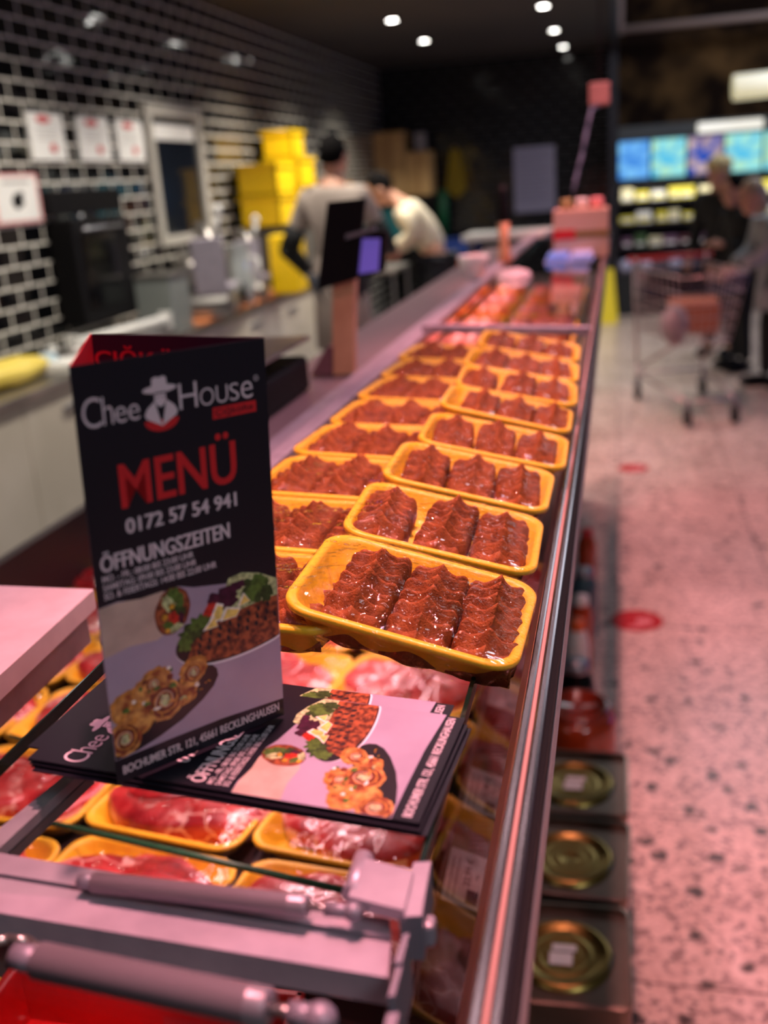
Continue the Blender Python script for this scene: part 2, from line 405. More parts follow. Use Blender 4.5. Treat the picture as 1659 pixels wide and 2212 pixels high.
bm = nb(); box(bm, -1.02, -0.19, Y0, Y1, 0.905, 0.925); box(bm, -1.04, -1.02, Y0, 2.6, 0.925, 1.08); cpart('deck', bm, mat('deck_dark_steel', lin(70, 60, 62), 0.35, 0.6))
bm = nb(); box(bm, -0.197, -0.192, Y0, Y1, 0.925, 0.965); cpart('price_rail', bm, M_FGLASS)
bm = nb(); box(bm, -0.64, -0.485, 1.30, 5.2, 1.285, 1.30, bev=0.002); box(bm, -0.64, -0.63, 1.30, 5.2, 0.15, 1.285); cpart('staff_shelf', bm, mat('shelf_steel', lin(150, 132, 136), 0.4, 0.4))
bm = nb()
prism(bm, [(-0.485, 0.86, 1.30), (-0.45, 0.86, 1.335), (-0.405, 0.86, 1.34), (-0.405, 0.86, 1.325), (-0.47, 0.86, 1.285)], (0, 4.3, 0))
box(bm, -0.395, -0.372, 0.86, 5.1, 1.345, 1.36, bev=0.003)
cpart('rear_rail', bm, M_ALU)
# glass top with its dark green polished edges
def gtop(y0, y1, x0=-0.318, x1=-0.086):
    bm = nb(); prism(bm, [(x0, y0, gz(x0)-0.0005), (x1, y0, gz(x1)-0.0005), (x1, y1, gz(x1)-0.0005), (x0, y1, gz(x0)-0.0005)], (0, 0, -0.001))
    g = cpart('glass_top', bm, M_GLASS)
    bm = nb()
    for a, b in ((x0-0.0008, x0+0.0002), (x1-0.0002, x1+0.0024)):
        prism(bm, [(a, y0, gz(a)), (b, y0, gz(b)), (b, y1, gz(b)), (a, y1, gz(a))], (0, 0, -0.008))
    e = obj('glass_edge', bm, M_GEDGE); e.parent = g
gtop(0.345, 1.95); gtop(1.98, 5.15)
# lid frame bar at the near end, side bar, divider strips
ZB = 1.352
def pq(pts, z): return [at(x, y, z=z) for x, y in pts]
bm = nb()
prism(bm, pq([(-120, 1822), (500, 1928), (842, 1986), (845, 2026), (500, 1966), (-120, 1868)], ZB), (0, 0, -0.012))
prism(bm, pq([(-120, 1876), (845, 2036), (838, 2112), (-120, 1952)], ZB-0.001), (0, 0, -0.014))
bar = cpart('lid_frame_bar', bm, M_ALU)
bm = nb(); prism(bm, pq([(-120, 1866), (845, 2024), (845, 2038), (-120, 1878)], ZB-0.003), (0, 0, -0.006)); obj('bar_groove', bm, M_RUB, bar)
bm = nb()
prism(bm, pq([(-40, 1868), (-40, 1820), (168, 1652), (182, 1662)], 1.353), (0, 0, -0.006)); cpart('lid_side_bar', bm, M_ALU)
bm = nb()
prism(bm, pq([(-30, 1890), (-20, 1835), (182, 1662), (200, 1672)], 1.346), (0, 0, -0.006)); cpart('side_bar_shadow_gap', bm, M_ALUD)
bm = nb()
for a, b, z in (((85, 1772), (745, 1924), 0.985), ((20, 1590), (230, 1650), 0.985)):
    tube(bm, at(*a, z=z), at(*b, z=z), 0.0035, seg=8)
cpart('deck_divider', bm, mat('divider_green', lin(30, 90, 60), 0.4))
# pale near end panel below the bar
bm = nb(); prism(bm, pq([(-120, 1958), (838, 2116), (815, 2500), (-120, 2500)], 1.33), (0, 0, -0.003)); cpart('end_glass', bm, M_GLASS)
# hinge blocks at the right end of the bar
def block(name, quad, z, h, mt=M_ALU, parent=None):
    bm = nb(); prism(bm, pq(quad, z), (0, 0, -h)); return cpart(name, bm, mt, parent)
block('hinge_block', [(895, 1862), (932, 1860), (911, 1980), (862, 1982)], 1.362, 0.022, [M_ALUG])
block('hinge_block', [(893, 1864), (930, 1862), (909, 1978), (864, 1980)], 1.3625, 0.0006)
block('hinge_block', [(872, 2018), (884, 2016), (868, 2078), (850, 2080)], 1.360, 0.03, [M_ALUG])
block('hinge_block', [(856, 2086), (870, 2082), (852, 2150), (838, 2154)], 1.358, 0.03, [M_ALUG])
block('hinge_block', [(836, 2190), (862, 2186), (850, 2240), (825, 2244)], 1.358, 0.03, [M_ALUG])
bm = nb(); p = at(915, 1985, z=1.35); box(bm, -0.005, 0.005, -0.004, 0.004, -0.012, 0.0, bev=0.002)
o = cpart('hinge_tab', bm, M_ALU); o.matrix_parent_inverse = Matrix.Identity(4); o.location = p - Vector((-0.4, 0, 0))
# bracket of the far strut
block('strut_bracket', [(782, 1852), (893, 1880), (872, 1966), (752, 1936)], 1.366, 0.006)
bm = nb(); tube(bm, at(787, 1853, z=1.362), at(760, 1935, z=1.362), 0.0045); cpart('bracket_pivot', bm, M_ALU)

def strut(p0, p1, r, label):
    """gas strut: cylinder with end cap, rod, socket, ball"""
    p0, p1 = Vector(p0), Vector(p1); d = p1 - p0; Ln = d.length; q = d.to_track_quat('Z', 'Y').to_euler()
    e = bpy.data.objects.new('gas_strut', None); C.objects.link(e); e.location = p0; e.rotation_euler = q
    e.parent = counter; e.matrix_parent_inverse = Matrix.Translation((0.4, 0, 0)); e['label'] = label
    bm = nb(); lathe(bm, [(0, 0), (r*0.7, 0), (r, r*0.2), (r, Ln*0.74), (r*1.02, Ln*0.742), (r*1.02, Ln*0.748), (r, Ln*0.75), (r, Ln*0.80), (r*0.85, Ln*0.81), (0, Ln*0.81)], seg=28)
    obj('strut_cylinder', bm, mat('strut_grey', lin(150, 142, 150), 0.4, 0.5), e)
    bm = nb(); tube(bm, (0, 0, Ln*0.80), (0, 0, Ln*0.9), r*0.32); obj('strut_rod', bm, M_STEEL, e)
    bm = nb(); lathe(bm, [(0, Ln*0.87), (r*0.6, Ln*0.87), (r*0.62, Ln*0.93), (r*0.5, Ln*0.94)], seg=20); ball(bm, (0, 0, Ln*0.965), (r*0.85, r*0.85, r*0.9), 16, 10)
    obj('strut_socket', bm, M_ALUG, e)
    bm = nb(); lathe(bm, [(0, -r*1.5), (r*0.7, -r*1.4), (r*0.75, -r*0.3), (r*0.6, 0)], seg=20)
    obj('strut_end_fitting', bm, M_ALUG, e)
    return e
strut(at(200, 1905, z=1.358), at(785, 1972, z=1.362), 0.0048, 'upper gas strut above the aluminium frame bar')
strut(at(78, 2074, z=1.360), at(716, 2206, z=1.360), 0.0074, 'lower thicker gas strut in front of the frame bar')
bm = nb()
pts = [at(x, y, z=1.35) for x, y in ((-20, 2035), (20, 2028), (60, 2032), (95, 2060))]; path(bm, pts, 0.0022); cpart('wire_loop', bm, M_STEEL)

# ------------------------------------------------------------------ wrapped packs
def rr(lx, ly, rad, n=6):
    pts = []
    for cx, cy, a0 in ((lx/2-rad, ly/2-rad, 0), (-lx/2+rad, ly/2-rad, 90), (-lx/2+rad, -ly/2+rad, 180), (lx/2-rad, -ly/2+rad, 270)):
        for i in range(n + 1):
            a = R(a0 + 90*i/n); pts.append((cx + rad*math.cos(a), cy + rad*math.sin(a)))
    return pts

def dense(pts, step):
    out = []
    for (x0, y0), (x1, y1) in zip(pts, pts[1:] + pts[:1]):
        n = max(1, int(math.hypot(x1-x0, y1-y0) / step))
        for i in range(n): out.append((x0 + (x1-x0)*i/n, y0 + (y1-y0)*i/n))
    return out

def foam_tray(lx, ly, h, rad=0.024):
    base = dense(rr(lx, ly, rad, 7), 0.003); n = len(base); bm = nb(); rows = []
    def ring(inset, z, flute=0.0):
        row = []
        per = 0.0
        for i, (x, y) in enumerate(base):
            if i: per += math.hypot(x - base[i-1][0], y - base[i-1][1])
            k = inset + flute * (1 if math.sin(per / 0.0125 * PI) > 0 else 0)
            sx = (lx - 2*k) / lx; sy = (ly - 2*k) / ly
            row.append(bm.verts.new((x*sx, y*sy, z)))
        rows.append(row)
    ring(0.026, 0.0); ring(0.019, 0.0005); ring(0.008, h*0.62); ring(0.0, h-0.006); ring(-0.0006, h-0.003); ring(0.0, h-0.0006); ring(0.002, h)
    ring(0.0052, h-0.0004); ring(0.007, h-0.0025); ring(0.0085, h-0.007, 0.0); ring(0.0125, h*0.5, 0.0022); ring(0.018, 0.007, 0.0025); ring(0.022, 0.0038); ring(0.026, 0.0030)
    for a, b in zip(rows, rows[1:]):
        for i in range(n):
            f = bm.faces.new((a[i], a[(i+1) % n], b[(i+1) % n], b[i])); f.smooth = True
    bm.faces.new(rows[0][::-1]); bm.faces.new(rows[-1])
    return bm

def film_mesh(lx, ly, h, dome, seed, rad=0.024, wr=0.0005):
    base = dense(rr(lx+0.001, ly+0.001, rad, 7), 0.006); n = len(base); bm = nb(); rows = []
    for s in (1.0, 0.985, 0.965, 0.93, 0.88, 0.8, 0.7, 0.58, 0.45, 0.3, 0.15):
        z = h + 0.0006 + dome * (1 - s**3)
        rows.append([bm.verts.new((x*s, y*s, z + (wr*(1-s**6)) * noise.noise(Vector((x*s*60, y*s*60, seed))))) for x, y in base])
    skirt = []
    for sx, z in ((1.004, h-0.004), (0.985, h*0.66), (0.93, h*0.35), (0.86, 0.002)):
        skirt.append([bm.verts.new((x*sx + 0.0012*noise.noise(Vector((x*120, y*120, z*90+seed))), y*sx + 0.0012*noise.noise(Vector((y*120, x*120, z*90+seed))), z)) for x, y in base])
    rows = skirt[::-1] + rows
    for a, b in zip(rows, rows[1:]):
        for i in range(n):
            f = bm.faces.new((a[i], a[(i+1) % n], b[(i+1) % n], b[i])); f.smooth = True
    f = bm.faces.new(rows[-1]); f.smooth = True
    return bm

def cusp(t): return 1 - abs(math.sin(PI * t))

def kofte_mesh(W, Ln, H, seed, nt=6, NU=44, NV=96):
    """squeezed strip: three sharp lengthwise crests crossed by finger-pressed cusps"""
    bm = nb(); grid = []
    for j in range(NV + 1):
        v = -1 + 2*j/NV; row = []
        cv = cusp((v*0.5 + 0.5) * nt + 0.15*noise.noise(Vector((v*2, seed, 0))))
        ev = 1 - max(0, (abs(v) - 0.93) / 0.07) ** 2 if abs(v) > 0.93 else 1.0
        for i in range(NU + 1):
            u = -1 + 2*i/NU
            wob = 0.0028*noise.noise(Vector((v*3, seed*3, 1 if u > 0 else 5)))
            hw = W * 0.5 * (0.86 + 0.14*cv) 
            x = u * hw + wob + 0.002*noise.noise(Vector((v*2.2, seed+9, 0)))
            y = v * Ln * 0.5 + 0.0035*noise.noise(Vector((u*1.7, seed+4, v*1.4))) - 0.003*math.cos(u*PI)
            cu = cusp((u*0.92 + 1) * 1.0)
            shoulder = 1 - max(0.0, (abs(u) - 0.62) / 0.38) ** 2.2 * 0.55
            z = H * (0.50 + 0.30*cv**0.7 + 0.30*cu**1.0 * (0.3 + 0.7*cv)) * shoulder * (0.95 + 0.1*noise.noise(Vector((v*2, u, seed))))
            e = 1.0
            if i in (0, NU): z = 0.0; x *= 0.93
            if i in (1, NU-1): z *= 0.55
            if j in (0, NV): z = 0.0; y *= 0.97
            elif j in (1, NV-1): z *= 0.6
            z += 0.0006*noise.noise(Vector((x*200, y*200, seed))) + 0.0005*noise.noise(Vector((x*700, y*700, seed)))
            row.append(bm.verts.new((x, y, max(z, 0.0))))
        grid.append(row)
    for j in range(NV):
        for i in range(NU):
            f = bm.faces.new((grid[j][i], grid[j][i+1], grid[j+1][i+1], grid[j+1][i])); f.smooth = True
    loop = [grid[0][i] for i in range(NU+1)] + [grid[j][NU] for j in range(1, NV+1)] + [grid[NV][i] for i in range(NU-1, -1, -1)] + [grid[j][0] for j in range(NV-1, 0, -1)]
    bm.faces.new(loop[::-1])
    return bm

TX, TY, TH = 0.182, 0.136, 0.032
def kofte_pack(name_label, seed, group):
    t = thing('kofte_pack', name_label, 'food pack', group=group)
    obj('foam_tray', foam_tray(TX, TY, TH), M_YEL, t, norm=False)
    return t
me_tray = None
kmeshes = []
for s, (Wd, Ln, H) in enumerate(((0.054, 0.108, 0.042), (0.055, 0.110, 0.040), (0.053, 0.105, 0.041), (0.055, 0.104, 0.040))):
    bm = kofte_mesh(Wd, Ln, H, s*3.7+1, nt=6 if s != 3 else 5)
    bmesh.ops.recalc_face_normals(bm, faces=bm.faces)
    me = bpy.data.meshes.new('kofte_strip'); bm.to_mesh(me); bm.free(); me.materials.append(M_KOF); kmeshes.append(me)
bm = foam_tray(TX, TY, TH); bmesh.ops.recalc_face_normals(bm, faces=bm.faces)
me_tray = bpy.data.meshes.new('foam_tray'); bm.to_mesh(me_tray); bm.free(); me_tray.materials.append(M_YEL)
fmeshes = []
for s in range(4):
    bm = film_mesh(TX, TY, TH, 0.010, s*5.1)
    bmesh.ops.recalc_face_normals(bm, faces=bm.faces)
    me = bpy.data.meshes.new('cling_film'); bm.to_mesh(me); bm.free()
    me.materials.append(M_FILM); me.materials.append(M_FILMW)
    for p in me.polygons:
        if p.center.x > TX*0.36 and p.center.z > TH: p.material_index = 1
    fmeshes.append(me)

def mk(name, me, parent, loc=(0, 0, 0), rz=0.0):
    o = bpy.data.objects.new(name, me); C.objects.link(o); o.parent = parent; o.location = loc; o.rotation_euler = (0, 0, rz); return o

def place_pack(loc, rz, label, group, k, tiltx=0.0):
    t = thing('kofte_pack', label, 'food pack', loc, (0, 0, 0), group)
    t.rotation_euler = (Matrix.Rotation(TILT, 3, 'Y') @ Matrix.Rotation(R(rz), 3, 'Z') @ Matrix.Rotation(R(tiltx), 3, 'X')).to_euler()
    mk('foam_tray', me_tray, t)
    rnd = random.Random(k*11+3)
    dx = [0.004, -0.004, 0.002, -0.003][k % 4]
    xs = (-0.054, -0.002, 0.050) if k >= 9 else {0: (-0.040, 0.011, 0.061), 1: (-0.058, 0.002, 0.055)}.get(k % 4, (-0.051, 0.002, 0.054))
    for i, x in enumerate(xs):
        mk('kofte_strip', kmeshes[(k + i) % 4 if k else i], t, (x + dx*0.3, rnd.uniform(-0.002, 0.002), 0.003), R(rnd.uniform(-5, 5) + (180 if rnd.random() > 0.5 else 0)))
    f = mk('cling_film', fmeshes[k % 4], t)
    return t

ORD = ['nearest', 'second', 'third', 'fourth', 'fifth', 'sixth', 'seventh', 'farthest']
rightc = []
# the right row leans on the left row: rim centre, normal, yaw and size of each tray
Rr = [((-0.1265, 0.595, -0.2535), (0.25, -0.09), -3.0, 0.82), ((-0.126, 0.722, -0.2490), (0.24, -0.05), 0.3, 0.79), ((-0.126, 0.860, -0.2500), (0.23, -0.04), -0.8, 0.79),
      ((-0.118, 0.981, -0.2490), (0.22, -0.03), 0.6, 0.79), ((-0.1185, 1.114, -0.2470), (0.24, 0.0), 0.9, 0.79), ((-0.119, 1.239, -0.2460), (0.21, -0.04), 2.3, 0.80),
      ((-0.125, 1.371, -0.2450), (0.19, -0.02), 1.5, 0.83), ((-0.128, 1.533, -0.2460), (0.20, -0.05), 0.7, 0.82)]
for i, (c, (nx, ny), ya, sc_) in enumerate(Rr):
    n = Vector((nx, ny, math.sqrt(1 - nx*nx - ny*ny))); xd = Vector((math.cos(R(ya)), math.sin(R(ya)), 0)); xd = (xd - n*xd.dot(n)).normalized(); yd = n.cross(xd)
    o = Vector((c[0], c[1], c[2] + CAMZ)) - n*TH*sc_
    t = place_pack(o, 0, 'yellow tray of kofte under film, %s in the right row along the front rail' % ORD[i], 'wrapped kofte trays on the counter glass', i)
    t.rotation_euler = Matrix((xd, yd, n)).transposed().to_euler(); t.scale = (sc_,)*3
for i, (cx, cy, rz) in enumerate(((-0.246, 0.607, -3), (-0.243, 0.735, -2), (-0.240, 0.865, -3), (-0.240, 0.996, -4), (-0.236, 1.122, -3), (-0.236, 1.255, -4), (-0.236, 1.39, -4), (-0.240, 1.53, -4))):
    t = place_pack((cx, cy, gz(cx) + 0.0005), rz, 'yellow tray of kofte under film, %s in the left row by the staff side' % ORD[i], 'wrapped kofte trays on the counter glass', i + 9)
    t.scale = (0.87, 0.90, 0.84)

# raw steak packs on the deck under the glass
M_MEAT = mat('raw_meat', lin(190, 50, 50), 0.35, spec=0.5, coat=0.3)
def _meat(M):
    b = M.node_tree.nodes['Principled BSDF']; tc = N(M, 'ShaderNodeTexCoord')
    n = N(M, 'ShaderNodeTexNoise'); n.inputs['Scale'].default_value = 22; n.inputs['Detail'].default_value = 5; n.inputs['Distortion'].default_value = 1.2
    L(M, tc.outputs['Object'], n.inputs['Vector'])
    r = ramp(M, n.outputs[0], [(0.3, lin(128, 22, 28)), (0.5, lin(172, 40, 42)), (0.7, lin(200, 78, 72))])
    v = N(M, 'ShaderNodeTexVoronoi', feature='DISTANCE_TO_EDGE'); v.inputs['Scale'].default_value = 26
    mx0 = N(M, 'ShaderNodeMix', data_type='RGBA'); mx0.inputs[0].default_value = 0.05
    L(M, tc.outputs['Object'], mx0.inputs[6]); L(M, n.outputs['Color'], mx0.inputs[7]); L(M, mx0.outputs[2], v.inputs['Vector'])
    r2 = ramp(M, v.outputs['Distance'], [(0.015, (1, 1, 1, 1)), (0.06, (0, 0, 0, 1))])
    n3 = N(M, 'ShaderNodeTexNoise'); n3.inputs['Scale'].default_value = 14; L(M, tc.outputs['Object'], n3.inputs['Vector'])
    r3 = ramp(M, n3.outputs[0], [(0.48, (0, 0, 0, 1)), (0.6, (1, 1, 1, 1))])
    mt = N(M, 'ShaderNodeMath', operation='MULTIPLY'); L(M, r2.outputs[0], mt.inputs[0]); L(M, r3.outputs[0], mt.inputs[1])
    mx = N(M, 'ShaderNodeMix', data_type='RGBA'); L(M, mt.outputs[0], mx.inputs[0]); L(M, r.outputs[0], mx.inputs[6]); mx.inputs[7].default_value = lin(232, 178, 165)
    L(M, mx.outputs[2], b.inputs['Base Color'])
    bp = N(M, 'ShaderNodeBump'); bp.inputs['Strength'].default_value = 0.4; bp.inputs['Distance'].default_value = 0.003
    L(M, n.outputs[0], bp.inputs['Height']); L(M, bp.outputs[0], b.inputs['Normal'])
_meat(M_MEAT)
M_FAT = noisy(mat('fat', lin(236, 190, 176), 0.4), lin(240, 200, 186), lin(222, 150, 140), 40)
M_FILM2 = clear('cling_film_loose', (0.98, 0.98, 0.98, 1), 0.05, 1.40, 0.6, 34, k=0.2)
def steak(bm, cx, cy, rx, ry, ang, t, seed, z0):
    n = 40; rows = []; ca, sa = math.cos(ang), math.sin(ang)
    prof = [(0.96, 0, 1), (1.0, 0.35, 1), (0.99, 0.8, 1), (0.93, 1.0, 0), (0.75, 1.08, 0), (0.5, 1.15, 0), (0.25, 1.1, 0)]
    for s, h, mi in prof:
        row = []
        for i in range(n):
            a = 2*PI*i/n
            k = 1 + 0.22*noise.noise(Vector((math.cos(a)*1.3, math.sin(a)*1.3, seed))) + 0.05*noise.noise(Vector((math.cos(a)*5, math.sin(a)*5, seed)))
            x = math.cos(a)*rx*s*k*1.22; y = math.sin(a)*ry*s*k*1.25
            z = z0 + t*1.25*h*(1 + 0.22*noise.noise(Vector((x*38, y*38, seed))))
            row.append(bm.verts.new((cx + x*ca - y*sa, cy + x*sa + y*ca, z)))
        rows.append(row)
    for (a, b), (s, h, mi) in zip(zip(rows, rows[1:]), prof[1:]):
        for i in range(n):
            f = bm.faces.new((a[i], a[(i+1) % n], b[(i+1) % n], b[i])); f.smooth = True
            f.material_index = 1 if (mi and noise.noise(Vector((i*0.15, seed, 2))) > 0.0) else 0
    f = bm.faces.new(rows[-1]); f.smooth = True; bm.faces.new(rows[0][::-1])
SX, SY, SH = 0.212, 0.155, 0.03
bm = foam_tray(SX, SY, SH, 0.028); bmesh.ops.recalc_face_normals(bm, faces=bm.faces)
me_stray = bpy.data.meshes.new('foam_tray'); bm.to_mesh(me_stray); bm.free(); me_stray.materials.append(M_YEL)
smesh = []; sfilm = []
for s in range(3):
    L2 = []
    for args in ([(-0.03, 0.012, 0.062, 0.044, 0.3, 0.022, 1.1, 0.004), (0.042, -0.012, 0.046, 0.052, 1.2, 0.019, 5.3, 0.006)],
                 [(0.0, 0.0, 0.088, 0.052, 0.1, 0.024, 9.1, 0.004), (-0.02, 0.02, 0.05, 0.03, 0.6, 0.014, 2.2, 0.024)],
                 [(-0.038, -0.005, 0.05, 0.056, 0.9, 0.022, 4.4, 0.004), (0.036, 0.006, 0.056, 0.05, -0.3, 0.022, 7.7, 0.007)])[s]:
        bm = nb(); steak(bm, *args); bmesh.ops.recalc_face_normals(bm, faces=bm.faces)
        me = bpy.data.meshes.new('steak'); bm.to_mesh(me); bm.free(); me.materials.append(M_MEAT); me.materials.append(M_FAT); L2.append(me)
    smesh.append(L2)
    bm = film_mesh(SX, SY, SH, 0.012, s*3.3+20, 0.028, 0.004); bmesh.ops.recalc_face_normals(bm, faces=bm.faces)
    me = bpy.data.meshes.new('cling_film'); bm.to_mesh(me); bm.free(); me.materials.append(M_FILM2); sfilm.append(me)
ROWN = ['front', 'second', 'third', 'fourth', 'fifth', 'sixth', 'seventh', 'eighth']
COLN = ['nearest the price tags', 'second from the price tags', 'third from the price tags', 'farthest from the price tags']
k = 0
for r in range(7):
    for c in range(4):
        if r == 0 and c == 3: continue
        x = -0.290 - 0.218*c + random.uniform(-0.004, 0.004); y = 0.80 + 0.168*r + random.uniform(-0.004, 0.004) + 0.012*c
        t = thing('steak_pack', 'red steaks in yellow tray under glass, %s row, %s' % (ROWN[r], COLN[c]), 'meat pack', (x, y, 0.927), (0, 0, 0), 'raw steak packs on the deck')
        t.rotation_euler = (0, R(0), R(-7 + random.uniform(-3, 3)))
        mk('foam_tray', me_stray, t)
        for me in smesh[k % 3]: mk('steak', me, t, rz=(k % 2)*PI)
        mk('cling_film', sfilm[k % 3], t); k += 1
# near compartment: red tray and orange minced meat pack
t = thing('meat_tub', 'bright red plastic tub in the near compartment below the gas strut', 'tub', (-0.40, 0.545, 0.926))
bm = nb(); box(bm, -0.14, 0.14, -0.12, 0.12, 0.0, 0.01); 
for a in ((-0.14, -0.13, -0.12, 0.12), (0.13, 0.14, -0.12, 0.12), (-0.14, 0.14, 0.11, 0.12), (-0.14, 0.14, -0.12, -0.11)): box(bm, a[0], a[1], a[2], a[3], 0.0, 0.07, bev=0.003)
obj('tub_body', bm, M_RED, t)
M_ORMEAT = noisy(mat('orange_mince', lin(220, 90, 50), 0.4, coat=0.3), lin(200, 60, 36), lin(232, 120, 66), 60, bump=0.8, bscale=120, bdist=0.004)
bm = nb(); ball(bm, (0, 0, 0), (0.05, 0.05, 0.022), nz=0.15)
tag(obj('meat_patty', bm, M_ORMEAT, loc=(-0.36, 0.52, 0.959)), 'orange marinated patty lying in the red tub', 'meat')
bm = nb(); box(bm, -0.05, 0.05, -0.025, 0.025, 0, 0.03, bev=0.012)
tag(obj('meat_patty', bm, M_RED, loc=(-0.46, 0.545, 0.937)), 'red square lid piece lying in the red tub', 'lid')
t = thing('mince_pack', 'orange seasoned minced meat in a clear wrapped pack at the near left corner', 'meat pack', (-0.655, 0.60, 0.927))
obj('foam_tray', foam_tray(0.2, 0.16, 0.03), M_YEL, t)
bm = nb(); ball(bm, (0, 0, 0.02), (0.088, 0.066, 0.03), 30, 16, nz=0.15, ns=6); obj('minced_meat', bm, M_ORMEAT, t)
mk('cling_film', sfilm[0], t)

# ------------------------------------------------------------------ menu leaflets
M_F = {k: mat('print_' + k, lin(*v), 0.35) for k, v in dict(tortilla=(196, 172, 158), dark=(34, 28, 34), green=(88, 120, 48), lettuce=(196, 208, 150), lemon=(236, 210, 110),
       purple=(70, 22, 50), tomato=(200, 48, 32), sauce=(240, 236, 226), crust=(206, 140, 62), redbrown=(130, 62, 40), rim=(236, 232, 240), corn=(230, 170, 50), deep=(56, 78, 34)).items()}
M_F['kofte'] = noisy(mat('print_kofte', lin(150, 78, 44), 0.35), lin(92, 44, 28), lin(172, 92, 54), 260, 0.42, 0.6)
M_F['roll'] = noisy(mat('print_roll', lin(206, 140, 66), 0.35), lin(150, 78, 40), lin(228, 172, 92), 160, 0.4, 0.62)
for k_, m_ in M_F.items():
    if k_ in ('dark', 'rim', 'kofte', 'roll'): continue
    c_ = m_.node_tree.nodes['Principled BSDF'].inputs['Base Color'].default_value
    q_ = 0.86 if k_ in ('tortilla', 'sauce', 'lemon') else 0.5
    noisy(m_, (c_[0]*q_, c_[1]*q_, c_[2]*q_, 1), (min(1, c_[0]*1.15), min(1, c_[1]*1.15), min(1, c_[2]*1.15), 1), 60 if k_ == 'tortilla' else 330, 0.36, 0.62)
FK = list(M_F); FM = [M_F[k] for k in FK]
zl = [0.0]
def zz():
    zl[0] += 0.0000012; return zl[0]
def poly(bm, pts, key):
    z = zz(); vs = [bm.verts.new((min(max(x, 0.3), 98.7)/1000, y/1000, z)) for x, y in pts]
    f = bm.faces.new(vs); f.material_index = FK.index(key)
def blob(bm, cx, cy, rx, ry, ang, key, irr=0.08, n=28, seed=None):
    sd = seed if seed is not None else cx + cy*3
    a = R(ang); pts = []
    for i in range(n):
        t = 2*PI*i/n; k = 1 + irr*2*noise.noise(Vector((math.cos(t)*3, math.sin(t)*3, sd)))
        x, y = rx*k*math.cos(t), ry*k*math.sin(t)
        pts.append((cx + x*math.cos(a) - y*math.sin(a), cy + x*math.sin(a) + y*math.cos(a)))
    if min(p[0] for p in pts) > 98.5: return
    poly(bm, pts, key)
def spiral(bm, cx, cy, r, key, turns=2.2, wd=0.5, asp=1.0, ang=0):
    z = zz(); n = 46; P = []
    for i in range(n + 1):
        t = turns*2*PI*i/n; rad = r*(0.12 + 0.88*i/n) * (1 + 0.12*noise.noise(Vector((t, cx, cy))))
        for d in (-wd, wd):
            x, y = (rad + d)*math.cos(t), (rad + d)*math.sin(t)*asp
            P.append(bm.verts.new((min(max(cx + x, 0.3), 98.7)/1000, (cy + y)/1000, z)))
    for i in range(n):
        try:
            f = bm.faces.new((P[2*i], P[2*i+1], P[2*i+3], P[2*i+2])); f.material_index = FK.index(key)
        except ValueError: pass

# --- one printed front, 99 x 210 mm, lower-left corner at the origin
PZ = 0.0001
bm = nb()
pp = [(0, 13.5), (30, 13.5), (60, 13.2), (99, 10.5), (99, 82), (50, 91), (42, 94), (22, 93), (10, 95.5), (0, 94.5)]
bm.faces.new([bm.verts.new((x/1000, y/1000, PZ)) for x, y in pp])
me_photo = bpy.data.meshes.new('photo_background'); bm.to_mesh(me_photo); bm.free(); me_photo.materials.append(M_PGREY)
bm = nb(); zl[0] = PZ + 0.00003
poly(bm, [(0, 94.5), (10, 95), (22, 93.5), (33, 94), (40, 90), (34, 72), (28, 69.6), (14, 71), (0, 69)], 'tortilla')
blob(bm, 37.5, 82, 9.5, 12.5, -14, 'redbrown', 0.03)
blob(bm, 37.5, 82, 8.6, 11.5, -14, 'kofte', 0.04)
for x, y, a, b, g, kk in ((38, 90, 4, 4, 0, 'green'), (36, 86, 3, 5, 30, 'lettuce'), (40, 82, 3, 5, 60, 'deep'), (33, 80, 1.6, 1.6, 0, 'corn'), (38, 78, 2.6, 4, 10, 'tomato'), (35, 75, 3.4, 2, -30, 'green'),
                          (39, 73, 4, 2, 20, 'lettuce'), (42, 87, 2, 4, 0, 'green'), (37.5, 84.5, 1.5, 1.5, 0, 'corn'), (42, 77, 1.5, 3.5, 0, 'purple'), (34, 72.5, 1.5, 1.2, 0, 'corn')):
    blob(bm, x, y, a, b, g, kk, 0.25)
# long plate
blob(bm, 84, 64.0, 47, 18.5, 7, 'rim', 0.0, 60); blob(bm, 84, 64.6, 47, 17.8, 7, 'dark', 0.0, 60)
poly(bm, [(61, 72), (66, 82), (70, 90), (78, 91), (88, 88), (98.7, 82), (98.7, 70)], 'lettuce')
blob(bm, 84, 59.5, 41, 12, 6, 'kofte', 0.05, 50)
for i in range(9):
    for j in range(3):
        x = 50 + i*5.8 + j*0.8; y = 55 + i*0.9 + j*4.0
        if x < 97: blob(bm, x, y, 1.0, 1.7, 15, 'dark', 0.2, 12)
for x, y, a, b, g, kk in ((66, 80, 9, 6, 0, 'purple'), (72, 84, 5, 3, 10, 'purple'), (58, 76, 5, 3, 30, 'tomato'), (77, 85, 4, 2, 0, 'purple'), (47, 68, 8, 5, 20, 'deep'), (52, 71, 6, 4, 10, 'green'), (43, 63, 4, 5, 0, 'green'),
                          (85, 79, 8, 7, 0, 'deep'), (88, 82, 6, 5, 0, 'green'), (82, 77, 4, 4, 0, 'green'), (92, 76, 4, 5, 0, 'deep')):
    blob(bm, x, y, a, b, g, kk, 0.3)
for pts in ([(56, 68), (62, 79), (66, 77), (64, 69)], [(63, 68), (67, 75), (76, 72), (73, 68)], [(53, 66), (60, 73), (62, 66)], [(74, 73), (78, 80), (82, 74)]):
    poly(bm, pts, 'sauce'); c = (sum(p[0] for p in pts)/len(pts), sum(p[1] for p in pts)/len(pts))
    poly(bm, [(c[0] + (x-c[0])*0.8 + 0.5, c[1] + (y-c[1])*0.75 - 0.3) for x, y in pts], 'lemon')
